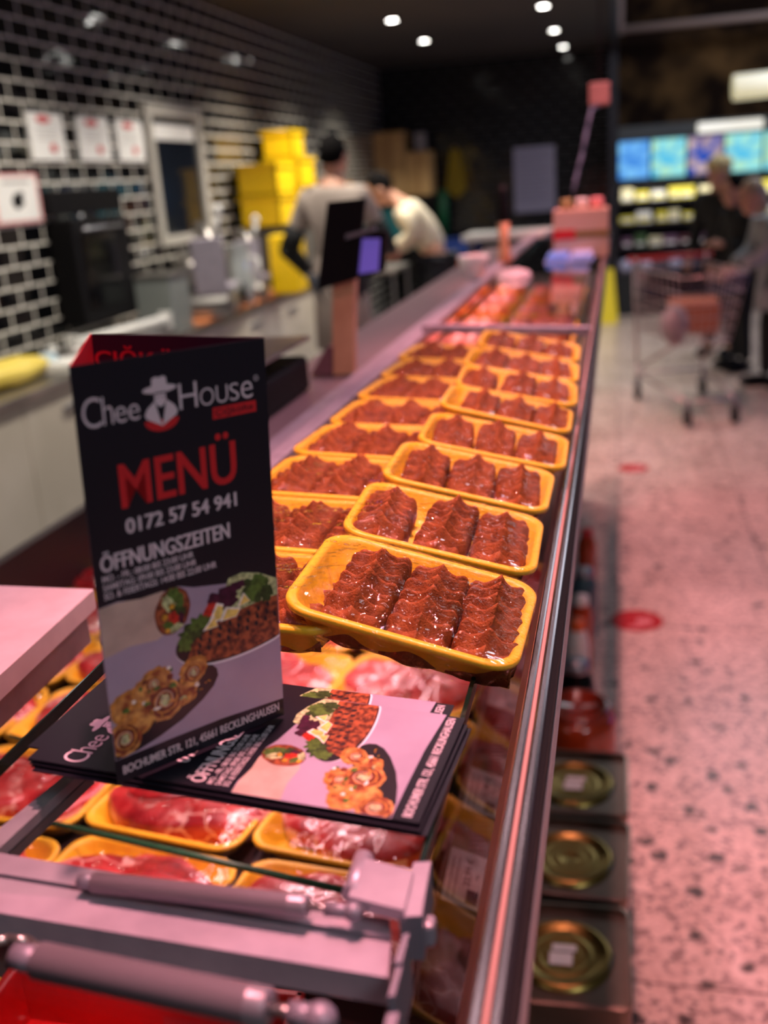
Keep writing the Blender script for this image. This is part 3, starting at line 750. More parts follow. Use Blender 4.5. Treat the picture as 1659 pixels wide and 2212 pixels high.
# dark board with rolled wraps
poly(bm, [(0, 13.8), (12, 14.5), (25, 17.5), (38, 22), (50, 28.5), (57, 34), (60, 39), (59.5, 43), (57, 46), (51, 48), (40, 46), (20, 36), (0, 30)], 'dark')
for x, y, r in ((25, 49, 8), (46, 47, 8.5), (40, 36, 8), (9, 40, 10), (13, 31, 11), (4, 24, 10), (19, 45, 8)):
    blob(bm, x, y, r, r*0.82, 20, 'crust', 0.1); blob(bm, x + 0.5, y - 0.5, r*0.82, r*0.66, 20, 'roll', 0.12)
for x, y, r in ((29, 36, 11), (6, 23, 9), (46, 45.5, 6), (24, 47, 5)):
    blob(bm, x, y, r, r, 0, 'roll', 0.05); blob(bm, x, y, r*0.82, r*0.82, 0, 'redbrown', 0.06); spiral(bm, x, y, r*0.75, 'crust', 2.3, 0.5)
    blob(bm, x, y, r*0.25, r*0.3, 0, 'lettuce', 0.3); spiral(bm, x + 0.4, y, r*0.55, 'tortilla', 1.6, 0.25)
rn = random.Random(5)
for i in range(26):
    x, y = rn.uniform(4, 50), rn.uniform(30, 54)
    if abs((y - 26) - x*0.42) < 16: blob(bm, x, y, rn.uniform(0.8, 2.4), rn.uniform(0.8, 1.8), 0, rn.choice(['sauce', 'green', 'green', 'crust', 'lettuce', 'redbrown', 'sauce']), 0.3, 12)
for i in range(22):
    x = rn.uniform(10, 56); blob(bm, x, 17 + x*0.36 + rn.uniform(-1, 3), 0.45, 0.4, 0, rn.choice(['crust', 'corn', 'green']), 0.2, 8)
me_food = bpy.data.meshes.new('food_picture'); bm.to_mesh(me_food); bm.free()
for mm in FM: me_food.materials.append(mm)
# white lettering
def fin_(nm, mt):
    me = bpy.data.meshes.new(nm); bm.to_mesh(me); bm.free(); me.materials.append(mt); return me
bm = nb(); z = 0.0002; mmv = 0.001
def T(s, x, y, w, h, bold=0.0, b=None, zo=0.0, shear=0.0, sp=1.0): add_text(b if b is not None else bm, s, x*mmv, y*mmv, z + zo, w*mmv, h*mmv, bold, 0, 0, shear, None, sp)
T('C', 3.2, 179.2, 8.8, 13.6, -0.008); T('h', 12.6, 179.6, 5.0, 12.6, -0.008); T('e', 18.4, 179.4, 5.6, 7.4, -0.008); T('e', 24.8, 179.4, 5.6, 7.4, -0.008)
T('H', 50.5, 180.2, 9.5, 12.2, -0.008); T('O', 61.4, 180.0, 7.6, 8.4, -0.010); T('U', 70.2, 180.0, 6.4, 8.4, -0.008); T('S', 77.6, 180.0, 5.2, 8.4, -0.008); T('e', 84, 179.8, 6.6, 8.4, -0.008)
me_brand = fin_('brand_lettering', M_PWHITE); bm = nb()
T('0172 57 54 941', 18, 127.0, 59.5, 7.4, 0.050)
me_phone = fin_('phone_lettering', M_PWHITE); bm = nb()
T('ÖFFNUNGSZEITEN', 3.8, 111.4, 68.6, 10.0, 0.045)
T('MO. - FR.: 08:00 BIS 23:00 UHR', 3.8, 106.6, 47.6, 3.2, 0.030)
T('SAMSTAG: 09:00 BIS 23:00 UHR', 3.8, 102.3, 48.8, 3.2, 0.030)
T('SO. & FEIERTAGS: 14:00 BIS 22:00 UHR', 3.8, 97.9, 59.8, 3.4, 0.030)
me_hours = fin_('opening_hours_lettering', M_PWHITE); bm = nb()
T('BOCHUMER STR. 121, 45661 RECKLINGHAUSEN', 3.4, 3.6, 92.5, 5.6, 0.036)
def vring(b, cx, cy, r0, r1, n=24):
    a = [b.verts.new(((cx + r0*math.cos(2*PI*i/n))*mmv, (cy + r0*math.sin(2*PI*i/n))*mmv, z)) for i in range(n)]
    c = [b.verts.new(((cx + r1*math.cos(2*PI*i/n))*mmv, (cy + r1*math.sin(2*PI*i/n))*mmv, z)) for i in range(n)]
    for i in range(n): b.faces.new((a[i], a[(i+1) % n], c[(i+1) % n], c[i]))
me_addr = fin_('address_lettering', M_PWHITE); bm = nb()
vring(bm, 92.9, 188.9, 1.15, 1.4); T('R', 92.4, 188.2, 1.0, 1.4)
me_reg = fin_('registered_mark', M_PWHITE); bm = nb()
# little man in a hat: hat, face, shirt
def flat(b, pts, zo=0.0): b.faces.new([b.verts.new((x*mmv, y*mmv, z + zo)) for x, y in pts])
def ell(cx, cy, rx, ry, n=26, a0=0, a1=360): return [(cx + rx*math.cos(R(a0 + (a1-a0)*i/n)), cy + ry*math.sin(R(a0 + (a1-a0)*i/n))) for i in range(n + (a1-a0 < 360))]
flat(bm, ell(41, 191.6, 8.6, 1.9)); flat(bm, [(37, 191.6), (37.4, 196.6), (39, 197.4), (41, 196.8), (43, 197.4), (44.6, 196.6), (45, 191.6)], 0.00001)
flat(bm, [(38.2, 190), (43.8, 190), (43.9, 186.5), (42.8, 184.2), (41, 183.2), (39.2, 184.2), (38.1, 186.5)], 0.00001)
flat(bm, [(38.0, 186.4), (34, 183.2), (32.6, 180.4), (33.4, 178.6), (41, 174.4)], 0.00001); flat(bm, [(44, 186.4), (48, 183.2), (49.4, 180.4), (48.6, 178.6), (41, 174.4)], 0.00001)
me_white = fin_('man_emblem', M_PWHITE)
bm = nb(); zsave = z
T('MENÜ', 17.2, 139.4, 61.4, 26.0, 0.026)
flat(bm, [(67.4, 172.6), (92, 172.6), (92, 178.2), (67.8, 178.2)]); z = zsave - 0.0001
flat(bm, ell(41, 177.4, 8.8, 5.4, 24, 180, 360))
z = zsave
me_red = bpy.data.meshes.new('red_lettering'); bm.to_mesh(me_red); bm.free(); me_red.materials.append(M_PRED)
bm = nb()
T('Çiğköfte', 69, 173.2, 21.4, 4.2, 0.012, zo=0.00005)
flat(bm, ell(39.6, 188, 0.7, 0.25, 10), 0.00004); flat(bm, ell(42.4, 188, 0.7, 0.25, 10), 0.00004)
flat(bm, [(38.2, 190.2), (43.8, 190.2), (43.8, 189.5), (38.2, 189.5)], 0.00004)
flat(bm, [(39.3, 183.0), (42.7, 183.0), (41.9, 180.6), (41, 177.6), (40.1, 180.6)], 0.00004)
me_dark = bpy.data.meshes.new('black_lettering'); bm.to_mesh(me_dark); bm.free(); me_dark.materials.append(M_PBLACK)
def printed(parent):
    for nm, me in (('photo_background', me_photo), ('food_picture', me_food), ('man_emblem', me_white), ('brand_lettering', me_brand), ('phone_lettering', me_phone), ('opening_hours_lettering', me_hours), ('address_lettering', me_addr), ('registered_mark', me_reg), ('red_lettering', me_red), ('black_lettering', me_dark)):
        mk(nm, me, parent)

# stack of folded leaflets lying on the glass
P1 = at(905, 1779, z=gz(-0.09) + 0.0066); dv = Vector((-0.2084, 0.0165, 0)).normalized(); du = Vector((0.018, 0.1, 0)).normalized()
def leaflet(loc, ang, label, roll=0.0, printed_=True):
    t = thing('menu_leaflet', label, 'leaflet', loc, (0, 0, 0), 'folded menu leaflets in the stack on the glass')
    # local x = across the leaflet, local y = up the page
    t.rotation_euler = (Matrix.Rotation(TILT + R(roll), 3, 'Y') @ Matrix.Rotation(R(ang), 3, 'Z')).to_euler()
    bm = nb()
    for i in range(3): box(bm, 0.0002*i, 0.099 - 0.0003*i, 0, 0.21, -0.00062 + 0.0002*i, -0.00048 + 0.0002*i)
    obj('folded_sheet', bm, M_PBLACK, t)
    if printed_: printed(t)
    return t
ANG = math.degrees(math.atan2(dv.y, dv.x)) - 90
names = ['topmost leaflet of the stack, food photos showing, beside the standing menu', 'second black menu leaflet in the stack, its far corner showing EN', 'third thin folded leaflet from the top of the stack', 'fourth thin folded leaflet from the top of the stack', 'fifth thin folded leaflet from the top of the stack', 'lowest folded leaflet of the stack, lying on the glass']
offs = [(0, 0, 0), (-0.007, 0.015, 0.8), (0.0008, -0.003, -0.6), (-0.003, -0.001, -1.2), (0.004, -0.003, 0.2), (0.000, -0.0015, -0.8)]
for i, (ox, oy, a) in enumerate(offs):
    x, y = P1.x + ox, P1.y + oy
    leaflet((x, y, gz(x) + 0.0066 - 0.00105*i), ANG + a, names[i], printed_=i < 2)

# standing tri-fold menu
def frame_from(origin, xdir, ydir):
    x = xdir.normalized(); z = x.cross(ydir).normalized(); y = z.cross(x)
    M4 = Matrix.Identity(4)
    for i in range(3): M4[i][0], M4[i][1], M4[i][2], M4[i][3] = x[i], y[i], z[i], origin[i]
    return M4
A = Vector((-0.2439145*0.98, 0.40074844*0.98, CAMZ - 0.27765037*0.98))
Fm = Matrix(((0.60820557, 0.06182825, 0.79136796, A.x), (0.79339599, -0.01636168, -0.6084859, A.y), (-0.02467351, 0.99795269, -0.05900556, A.z), (0, 0, 0, 1)))
menu = thing('folded_menu', 'black tri-fold menu standing upright on the leaflet stack, front reads MENÜ', 'menu', A)
menu.matrix_world = Fm
bm = nb()
for i in range(10):                                    # slightly bowed sheet
    pass
box(bm, 0, 0.099, 0, 0.2075, -0.0004, 0.0)
obj('front_panel', bm, M_PBLACK, menu); printed(menu)
bx_, bz_ = 0.0428, -0.0724
TH2 = 0.2075
def panel(name, p, q, th, mt, y1=TH2):
    bm = nb(); d = (Vector((q[0], 0, q[1])) - Vector((p[0], 0, p[1]))); n = Vector((-d.z, 0, d.x)).normalized() * th
    prism(bm, [(p[0], 0, p[1]), (q[0], 0, q[1]), (q[0], y1, q[1]), (p[0], y1, p[1])], n); return obj(name, bm, mt, menu)
M_INNER = mat('print_inner_purple', lin(60, 14, 40), 0.4)
panel('back_panel', (0.0985, -0.0006), (bx_, bz_), 0.0004, M_INNER)
panel('side_panel', (0.0004, -0.0006), (bx_ + 0.0006, bz_ + 0.0004), 0.0004, mat('print_inner_red', lin(190, 20, 40), 0.4))
# inner lettering on the back panel
bm = nb(); d = Vector((0.0985, 0, -0.0006)) - Vector((bx_, 0, bz_)); ln = d.length
bdir = d.normalized(); M4 = Matrix.Identity(4); zn = bdir.cross(Vector((0, 1, 0)))
for i in range(3): M4[i][0], M4[i][1], M4[i][2] = bdir[i], (0, 1, 0)[i], zn[i]
M4[0][3], M4[1][3], M4[2][3] = bx_, 0, bz_
add_text(bm, 'ÇIĞKÖFTE', 0.002, 0.189, 0.0006, 0.066, 0.013, 0.03, M4=M4)
obj('inner_lettering', bm, mat('print_bright_red', lin(240, 30, 50), 0.4), menu)

# ------------------------------------------------------------------ price tags under the front glass
def price_tag(x, y, label, price):
    t = thing('price_tag', label, 'price tag', (x, y, 0.967), (0, R(20), R(1)), 'pink price tags along the case front')
    bm = nb(); box(bm, -0.045, 0.0, 0, 0.082, 0, 0.0006); obj('card', bm, mat('tag_card', lin(244, 214, 208), 0.6), t)
    bm = nb(); add_text(bm, price, -0.018, 0.030, 0.0009, 0.042, 0.0085, 0.02, rot=PI/2); add_text(bm, 'kg', -0.011, 0.044, 0.0009, 0.008, 0.004, 0.01, rot=PI/2)
    obj('price_lettering', bm, M_PBLACK, t)
    bm = nb(); box(bm, -0.021, -0.009, 0.006, 0.026, 0.0006, 0.0009); obj('black_field', bm, M_PBLACK, t)
    bm = nb()
    for xx in (-0.040, -0.034, -0.006, -0.003): box(bm, xx, xx + 0.0009, 0.008, 0.070 if xx < -0.01 else 0.076, 0.0006, 0.0008)
    obj('small_print', bm, mat('tag_print', lin(90, 60, 66), 0.6), t)
price_tag(-0.126, 0.812, 'pink price tag reading 22,99 €, nearest the hinge blocks', '22,99 €')
price_tag(-0.126, 0.965, 'pink price tag reading 17,99 €, second from the hinge blocks', '17,99 €')
price_tag(-0.126, 1.20, 'pink price tag, third from the hinge blocks, beside the black glass edge', '9,99 €')
bm = nb()
for i in range(60): box(bm, -0.158, -0.140, 0.90 + i*0.0085, 0.903 + i*0.0085, 0.955, 0.957)
cpart('tag_rail_ticks', bm, mat('tick_grey', lin(130, 100, 96), 0.5)).__setitem__('kind', 'stuff')

# ------------------------------------------------------------------ tins and jars on the floor by the counter
M_TIN = noisy(mat('tin_metal', lin(150, 138, 120), 0.32, 0.85), lin(104, 92, 80), lin(134, 118, 104), 8)
M_LID = mat('gold_lid', lin(140, 120, 62), 0.3, 0.9)
def tin(y, label, paper=True, turn=0.0):
    t = thing('metal_tin', label, 'tin', (-0.092, y, 0), (0, 0, R(turn)), 'square metal tins standing along the counter foot')
    bm = nb(); prism(bm, [(px_, py_, 0) for px_, py_ in rr(0.228, 0.246, 0.02, 5)], (0, 0, 0.338))
    obj('tin_body', bm, M_TIN, t)
    bm = nb(); a = rr(0.232, 0.25, 0.021, 5); b = rr(0.220, 0.238, 0.016, 5); n = len(a)
    V = [[bm.verts.new((q[0], q[1], z_)) for q in rg] for rg, z_ in ((a, 0.336), (a, 0.348), (b, 0.349), (b, 0.339))]
    for r0, r1 in zip(V, V[1:] + V[:1]):
        for i in range(n): bm.faces.new((r0[i], r0[(i+1) % n], r1[(i+1) % n], r1[i]))
    obj('rim', bm, M_TIN, t)
    bm = nb(); lathe(bm, [(0.0, 0.3405), (0.02, 0.3405), (0.024, 0.342), (0.03, 0.3405), (0.042, 0.3405), (0.046, 0.342), (0.05, 0.3405), (0.066, 0.3405), (0.072, 0.346), (0.078, 0.347), (0.084, 0.344), (0.088, 0.3385)], seg=48)
    obj('round_lid', bm, M_LID, t)
    if paper:
        bm = nb(); box(bm, -0.024, 0.016, -0.028, 0.002, 0.343, 0.3436); box(bm, -0.02, 0.022, 0.006, 0.022, 0.343, 0.3436); obj('lid_sticker', bm, M_PAPER, t)
    return t
tin(1.475, 'square metal tin with round gold lid and paper sticker, nearest the camera', True, 1)
tin(1.745, 'middle square metal tin, round gold lid without sticker', False, -2)
tin(2.01, 'square metal tin with round lid, farthest of three, beside the orange jar', True, 0)
M_JORANGE = mat('jar_orange', lin(170, 60, 24), 0.15, coat=0.6)
def jar(x, y, r, h, mt, cap, label, grp='jars and bottles standing along the counter foot', kind='jar'):
    t = thing(kind, label, kind, (x, y, 0), group=grp)
    bm = nb(); lathe(bm, [(0, 0), (r*0.95, 0), (r, 0.01), (r, h*0.72), (r*0.85, h*0.84), (r*0.6, h*0.9), (r*0.6, h*0.93), (0, h*0.93)], seg=28); obj('glass_body', bm, mt, t)
    bm = nb(); lathe(bm, [(r*0.62, h*0.9), (r*0.64, h), (0, h)], seg=24); obj('screw_cap', bm, cap, t); return t
t = thing('storage_jar', 'large round orange jar standing on the floor behind the metal tins', 'jar', (-0.10, 2.36, 0))
bm = nb(); lathe(bm, [(0, 0), (0.095, 0), (0.10, 0.012), (0.10, 0.30), (0.095, 0.325), (0.08, 0.332), (0, 0.335)], seg=32); obj('jar_body', bm, M_JORANGE, t)
bm = nb(); lathe(bm, [(0.085, 0.328), (0.086, 0.345), (0.07, 0.35), (0.068, 0.342), (0, 0.342)], seg=32); obj('lid', bm, mat('lid_amber', lin(150, 50, 30), 0.2, coat=0.5), t)
jar(-0.115, 2.68, 0.055, 0.31, M_BLACKG, M_ALUD, 'dark glass bottle with silver cap behind the orange jar', kind='bottle')
jar(-0.125, 2.98, 0.038, 0.30, M_WHITE, M_ORANGE, 'pale bottle with orange cap, next behind the dark bottle', kind='bottle')
jar(-0.12, 3.22, 0.04, 0.28, M_JORANGE, M_WHITE, 'small orange jar with white cap farther along the counter foot')
jar(-0.12, 3.52, 0.05, 0.26, mat('jar_teal', lin(60, 90, 100), 0.2), M_ALUD, 'grey-blue jar farthest but one along the counter foot')
jar(-0.12, 3.9, 0.04, 0.28, M_JORANGE, M_RED, 'orange jar with red cap, farthest along the counter foot')

# floor stickers
for (x, y, r, lb) in ((1375, 1340, 0.098, 'red round floor sticker with pale print, nearer one on the aisle floor'), (1368, 1011, 0.085, 'red round floor sticker farther away, by the trolley wheels')):
    c = at(x, y, z=0.002); t = thing('floor_sticker', lb, 'sticker', (c.x, c.y, 0.001), group='red stickers on the aisle floor')
    bm = nb(); prism(bm, [(r*math.cos(2*PI*i/36), r*math.sin(2*PI*i/36), 0) for i in range(36)], (0, 0, 0.001)); obj('disc', bm, mat('sticker_red', lin(150, 8, 22), 0.6, spec=0.2), t)
    bm = nb(); box(bm, 0.0, 0.055, -0.035, 0.02, 0.001, 0.0014); box(bm, -0.03, 0.02, -0.07, -0.05, 0.001, 0.0014); obj('print_mark', bm, mat('sticker_white', lin(190, 110, 115), 0.6), t)

# ------------------------------------------------------------------ staff side of the counter
t = thing('chopping_board', 'white chopping board on the staff side at the left edge', 'board', (0, 0, 0))
bm = nb(); prism(bm, [(-0.95, 0.795, 1.30), (-0.462, 0.775, 1.30), (-0.452, 0.60, 1.30), (-0.452, 0.34, 1.30), (-0.95, 0.34, 1.30)], (0, 0, 0.018)); obj('board_top', bm, M_BOARD, t)
bm = nb(); prism(bm, [(-0.95, 0.785, 1.27), (-0.468, 0.765, 1.27), (-0.458, 0.34, 1.27), (-0.95, 0.34, 1.27)], (0, 0, 0.029)); obj('board_tray', bm, M_ALU, t)
bm = nb(); box(bm, -1.07, -1.045, 0.36, 0.74, 0.15, 1.262); box(bm, -1.07, -0.80, 0.36, 0.40, 1.25, 1.269); obj('support', bm, M_ALUD, t)

t = thing('shop_scale', 'black counter scale with a flat silver weighing tray, below the wooden post', 'scale', (-0.62, 1.62, 1.301))
bm = nb(); box(bm, -0.15, 0.075, -0.13, 0.14, 0.0, 0.062, bev=0.008); obj('scale_body', bm, M_BLACK, t)
bm = nb(); box(bm, -0.06, 0.0, 0.0, 0.06, 0.062, 0.085); obj('tray_support', bm, M_BLACK, t)
bm = nb(); box(bm, -0.16, 0.075, -0.10, 0.17, 0.085, 0.093, bev=0.004); obj('weighing_tray', bm, M_STEEL, t)
b0 = at(735, 812, z=1.302); Yp = b0.y
t = thing('price_display', 'dark customer display panel on a wooden post in front of the tall worker', 'display', (b0.x, Yp, 1.301))
def loc(x, y, yy=Yp): p = at(x, y, Y=yy); return (p.x - b0.x, p.z - 1.301)
def pan(name, quad, th, mt, off=0.0):
    bm = nb(); prism(bm, [(loc(*q)[0], off, loc(*q)[1]) for q in quad], (0, th, 0)); return obj(name, bm, mt, t)
pan('post', [(718, 812), (762, 806), (765, 600), (718, 605)], 0.03, M_WOOD)
pan('panel', [(690, 625), (712, 436), (792, 428), (775, 600)], 0.012, M_BLACK, -0.015)
pan('display_head', [(765, 600), (772, 495), (835, 500), (828, 585)], 0.02, M_BLACK, 0.0)
pan('screen', [(772, 592), (776, 515), (822, 515), (818, 585)], 0.003, mat('screen_violet', lin(90, 70, 150), 0.3, emit=lin(110, 90, 190), es=0.5), -0.004)
pan('arm', [(752, 505), (815, 488), (817, 497), (752, 516)], 0.01, M_ALUD, -0.02)
pan('base_foot', [(670, 812), (705, 750), (720, 750), (720, 812)], 0.05, mat('foot_mauve', lin(120, 80, 84), 0.5), 0.0)

# things on the far part of the counter
def on(x, y, z): p = at(x, y, z=z); return p
t = thing('tub', 'small pale round tub lit pink at the staff edge of the far counter', 'tub', at(1025, 602, z=1.342))
bm = nb(); lathe(bm, [(0, 0), (0.032, 0), (0.045, 0.05), (0.049, 0.07), (0.046, 0.072), (0.043, 0.06), (0, 0.055)], seg=28); obj('tub_wall', bm, M_WHITE, t)
bm = nb(); ball(bm, (0, 0, 0.055), (0.042, 0.042, 0.018), nz=0.1); obj('tub_filling', bm, mat('pale_pink', lin(250, 200, 195), 0.5), t)
bm = nb(); ball(bm, (0, 0, 0.0), (0.05, 0.09, 0.022), 20, 12, nz=0.25)
tag(obj('crumpled_bag', bm, mat('bag_white', lin(245, 215, 215), 0.4), loc=tuple(at(1110, 598, z=1.372))), 'crumpled white bag beside the pale tub on the far counter', 'bag')
p = at(1090, 560, z=1.372)
t = thing('pepper_mill', 'tall wooden mill with dark top standing on the far counter', 'mill', (p.x, p.y, 1.362))
bm = nb(); lathe(bm, [(0, 0), (0.022, 0), (0.021, 0.03), (0.016, 0.07), (0.02, 0.13), (0, 0.13)], seg=20); obj('mill_body', bm, M_WOOD, t)
bm = nb(); lathe(bm, [(0.019, 0.13), (0.024, 0.16), (0.016, 0.20), (0.02, 0.23), (0.008, 0.25), (0, 0.25)], seg=20); obj('mill_head', bm, M_BLACK, t)
p0 = at(1256, 531, Y=3.55)
t = thing('carton', 'pink-lit carton box with a red stripe on the far counter end', 'box', (p0.x, 3.62, gz(p0.x)))
bm = nb(); box(bm, -0.092, 0.088, -0.06, 0.08, 0, 0.155, bev=0.003); obj('box_body', bm, mat('carton_salmon', lin(205, 168, 145), 0.6), t)
bm = nb(); box(bm, -0.093, -0.02, -0.0612, 0.0, 0.060, 0.092); obj('red_stripe', bm, M_RED, t)
bm = nb(); box(bm, -0.02, 0.089, -0.0614, 0.0, 0.064, 0.086); obj('olive_stripe', bm, mat('olive', lin(130, 100, 40), 0.6), t)
for i, (dx, mt, lb) in enumerate(((-0.05, mat('knob_olive', lin(150, 140, 90), 0.5), 'small olive cup on top of the carton, left'), (0.0, M_WHITE, 'small white cup on top of the carton, middle'), (0.05, mat('knob_pink', lin(230, 150, 150), 0.5), 'small pink cup on top of the carton, right'))):
    bm = nb(); lathe(bm, [(0, 0), (0.018, 0), (0.022, 0.028), (0.017, 0.032), (0.01, 0.02), (0, 0.02)], seg=16); tag(obj('cup', bm, mt, loc=(p0.x + dx, 3.62, gz(p0.x) + 0.156)), lb, 'cup', 'small cups on the carton')
t = thing('blue_tray', 'light blue flat tray with packs in front of the carton', 'tray', at(1232, 560, z=1.366))
bm = nb(); box(bm, -0.075, 0.075, -0.13, 0.13, 0, 0.006); obj('tray_base', bm, mat('light_blue', lin(150, 180, 235), 0.4), t)
bm = nb(); box(bm, -0.07, -0.005, -0.11, 0.1, 0.006, 0.022, bev=0.004); obj('pack_left', bm, mat('sky_blue', lin(110, 160, 240), 0.35), t)
bm = nb(); box(bm, 0.005, 0.07, -0.1, 0.11, 0.006, 0.022, bev=0.004); obj('pack_right', bm, mat('ice_blue', lin(170, 190, 235), 0.35), t)
t = thing('side_table', 'pale shelf plank at the end of the counter before the back wall', 'shelf', (-0.52, 5.45, 0))
bm = nb(); box(bm, -0.25, 0.22, -0.18, 0.2, 1.33, 1.362, bev=0.004); obj('shelf_board', bm, M_WHITE, t)
for sx in (-0.23, 0.19): bm = nb(); box(bm, sx, sx + 0.03, -0.1, -0.07, 0.0, 1.33); obj('leg', bm, M_STEEL, t)
# power box hanging on a curly cord
p = at(1295, 203, Y=4.0)
t = thing('power_box', 'small reddish socket box hanging from the ceiling above the carton', 'socket', (p.x, p.y, p.z))
bm = nb(); box(bm, -0.036, 0.036, -0.03, 0.03, -0.038, 0.038, bev=0.006); obj('box_body', bm, mat('socket_salmon', lin(140, 100, 95), 0.6), t)
bm = nb(); tube(bm, (0, 0, 0.035), (0, 0, 2.9 - p.z), 0.004); obj('hanging_cable', bm, M_RUB, t)
pts = [Vector((0, 0, -0.038))] + [at(x, y, Y=3.9 - 0.05*i) - p for i, (x, y) in enumerate(((1278, 235), (1268, 280), (1258, 330), (1248, 370), (1238, 415)))]
bm = nb(); path(bm, pts, 0.006); obj('cord', bm, mat('cord_grey', lin(70, 85, 105), 0.7), t)
# deck riser with orange and pink trays, and the bar between the glass panels
bm = nb(); box(bm, -0.60, -0.11, 2.15, 5.1, 1.15, 1.17); box(bm, -0.60, -0.58, 2.15, 5.1, 0.925, 1.15); cpart('deck_riser', bm, M_STEEL)
bm = nb(); prism(bm, [(-0.37, 1.952, gz(-0.37)+0.004), (-0.05, 1.952, gz(-0.05)+0.004), (-0.05, 1.978, gz(-0.05)+0.004), (-0.37, 1.978, gz(-0.37)+0.004)], (0, 0, -0.014))
cpart('glass_joint_bar', bm, M_ALU)
M_OR = noisy(mat('marinated_orange', lin(235, 110, 40), 0.35, coat=0.3), lin(215, 80, 30), lin(240, 140, 60), 30, bump=0.5, bdist=0.004)
M_PK = noisy(mat('marinated_pink', lin(235, 130, 110), 0.35, coat=0.3), lin(225, 100, 84), lin(245, 160, 140), 30, bump=0.5, bdist=0.004)
k = 0
for r in range(7):
    for c in range(2):
        y = 2.28 + r*0.3; x = -0.225 - 0.225*c; col = (M_OR, M_PK, M_OR, M_PK, M_PK, M_OR, M_PK)[(r + c) % 7] if r else M_OR
        t = thing('marinated_meat_tray', 'yellow tray of %s meat, far case, row %s, %s side' % ('orange marinated' if col is M_OR else 'pink', ['one', 'two', 'three', 'four', 'five', 'six', 'seven'][r], ['customer', 'staff'][c]), 'meat tray', (x, y, 1.171), (0, 0, R(random.uniform(-4, 4))), 'trays of marinated meat in the far case')
        mk('foam_tray', me_stray, t); bm = nb()
        for q in range(6): ball(bm, (-0.06 + 0.06*(q % 3), -0.03 + 0.06*(q // 3), 0.028), (0.036, 0.036, 0.024), 12, 8, nz=0.3, ns=3)
        obj('meat_pieces', bm, col, t); k += 1

# ------------------------------------------------------------------ left wall: worktop, signs, window
t = thing('wall_worktop', 'long stainless worktop with cabinets under it along the black tiled wall', 'worktop', (-2.55, 0, 0))
bm = nb(); box(bm, -0.2, 0.20, 1.2, 8.6, 0.89, 0.93, bev=0.004); obj('worktop_slab', bm, M_STEEL, t)
M_CAB = noisy(mat('cabinet_steel', lin(215, 205, 188), 0.45, 0.1), lin(205, 194, 176), lin(224, 212, 196), 2)
for i in range(9):
    y = 1.2 + i*0.82; bm = nb(); box(bm, -0.2, 0.185, y + 0.004, y + 0.816, 0.27, 0.888, bev=0.003); cbo = obj('cabinet', bm, M_CAB, t)
    bm = nb(); box(bm, 0.186, 0.20, y + 0.3, y + 0.52, 0.80, 0.815, bev=0.003); obj('handle', bm, M_ALUD, cbo)
bm = nb(); box(bm, -0.2, 0.12, 1.2, 8.6, 0.15, 0.27); obj('toe_kick', bm, M_RUB, t)

def wall_sign(y0, y1, z0, z1, label, draw, border=None, grp=None):
    t = thing('wall_notice', label, 'sign', (-2.735, (y0+y1)/2, (z0+z1)/2), group=grp)
    h, v = (y1-y0)/2, (z1-z0)/2
    bm = nb(); box(bm, -0.012, 0.0, -h, h, -v, v); obj('sheet', bm, border or M_PAPER, t)
    if border: bm = nb(); box(bm, -0.002, 0.001, -h*0.88, h*0.88, -v*0.88, v*0.88); obj('inner_sheet', bm, M_PAPER, t)
    draw(t, h, v); return t
M_SRED = mat('notice_red', lin(200, 50, 56), 0.6); M_SGR = mat('notice_grey', lin(170, 165, 160), 0.6)
def dr1(t, h, v):
    bm = nb(); ball(bm, (0.001, -0.02, v*0.72), (0.001, h*0.42, v*0.16), 16, 8); obj('red_heading', bm, M_SRED, t)
    bm = nb(); ball(bm, (0.001, h*0.25, -v*0.5), (0.001, h*0.2, v*0.2), 16, 8, nz=0.3); obj('red_mark', bm, M_SRED, t)
    bm = nb()
    for i in range(4): box(bm, 0.0, 0.001, -h*0.6, h*0.5, v*(0.35 - 0.16*i), v*(0.35 - 0.16*i) + 0.004)
    obj('text_lines', bm, M_SGR, t)
def dr2(t, h, v):
    bm = nb(); ball(bm, (0.002, 0, -v*0.1), (0.001, h*0.22, v*0.3), 14, 8, nz=0.5, ns=2); ball(bm, (0.002, h*0.16, v*0.16), (0.001, h*0.12, v*0.12), 10, 6); obj('animal_symbol', bm, M_BLACK, t)
    bm = nb(); box(bm, 0.001, 0.002, -h*0.55, h*0.6, v*0.6, v*0.72); obj('text_line', bm, M_SGR, t)
wall_sign(4.70, 5.03, 1.865, 2.085, 'white notice with red heading, leftmost of three on the tiles', dr1, grp='white notices with red headings')
wall_sign(5.18, 5.53, 1.865, 2.085, 'white notice with red heading, middle of three on the tiles', dr1, grp='white notices with red headings')
wall_sign(5.62, 5.96, 1.865, 2.085, 'white notice with red heading, rightmost of three, beside the framed window', dr1, grp='white notices with red headings')
wall_sign(4.30, 4.70, 1.582, 1.805, 'white notice with pink border and black animal symbol', dr2, mat('border_pink', lin(226, 160, 158), 0.6))
bm = nb()
for a in ((6.0, 6.08, 1.36, 2.19), (6.78, 6.86, 1.36, 2.19), (6.08, 6.78, 2.12, 2.19), (6.08, 6.78, 1.36, 1.42)): box(bm, -2.75, -2.715, *a, bev=0.004)
wf = obj('window_1', bm, mat('frame_grey', lin(176, 170, 160), 0.5)); struct(wf)
bm = nb(); box(bm, -2.748, -2.738, 6.08, 6.78, 1.42, 2.12); obj('window_pane', bm, mat('pane_dark', lin(22, 26, 34), 0.08), wf)
bm = nb(); box(bm, -2.737, -2.733, 6.12, 6.74, 1.99, 2.08); tag(obj('paper_strip', bm, M_PAPER), 'white paper strip taped inside the grey window frame', 'paper')
t = thing('wall_oven', 'black boxy appliance on the tiled wall below the notices', 'appliance', (-2.66, 5.02, 1.38))
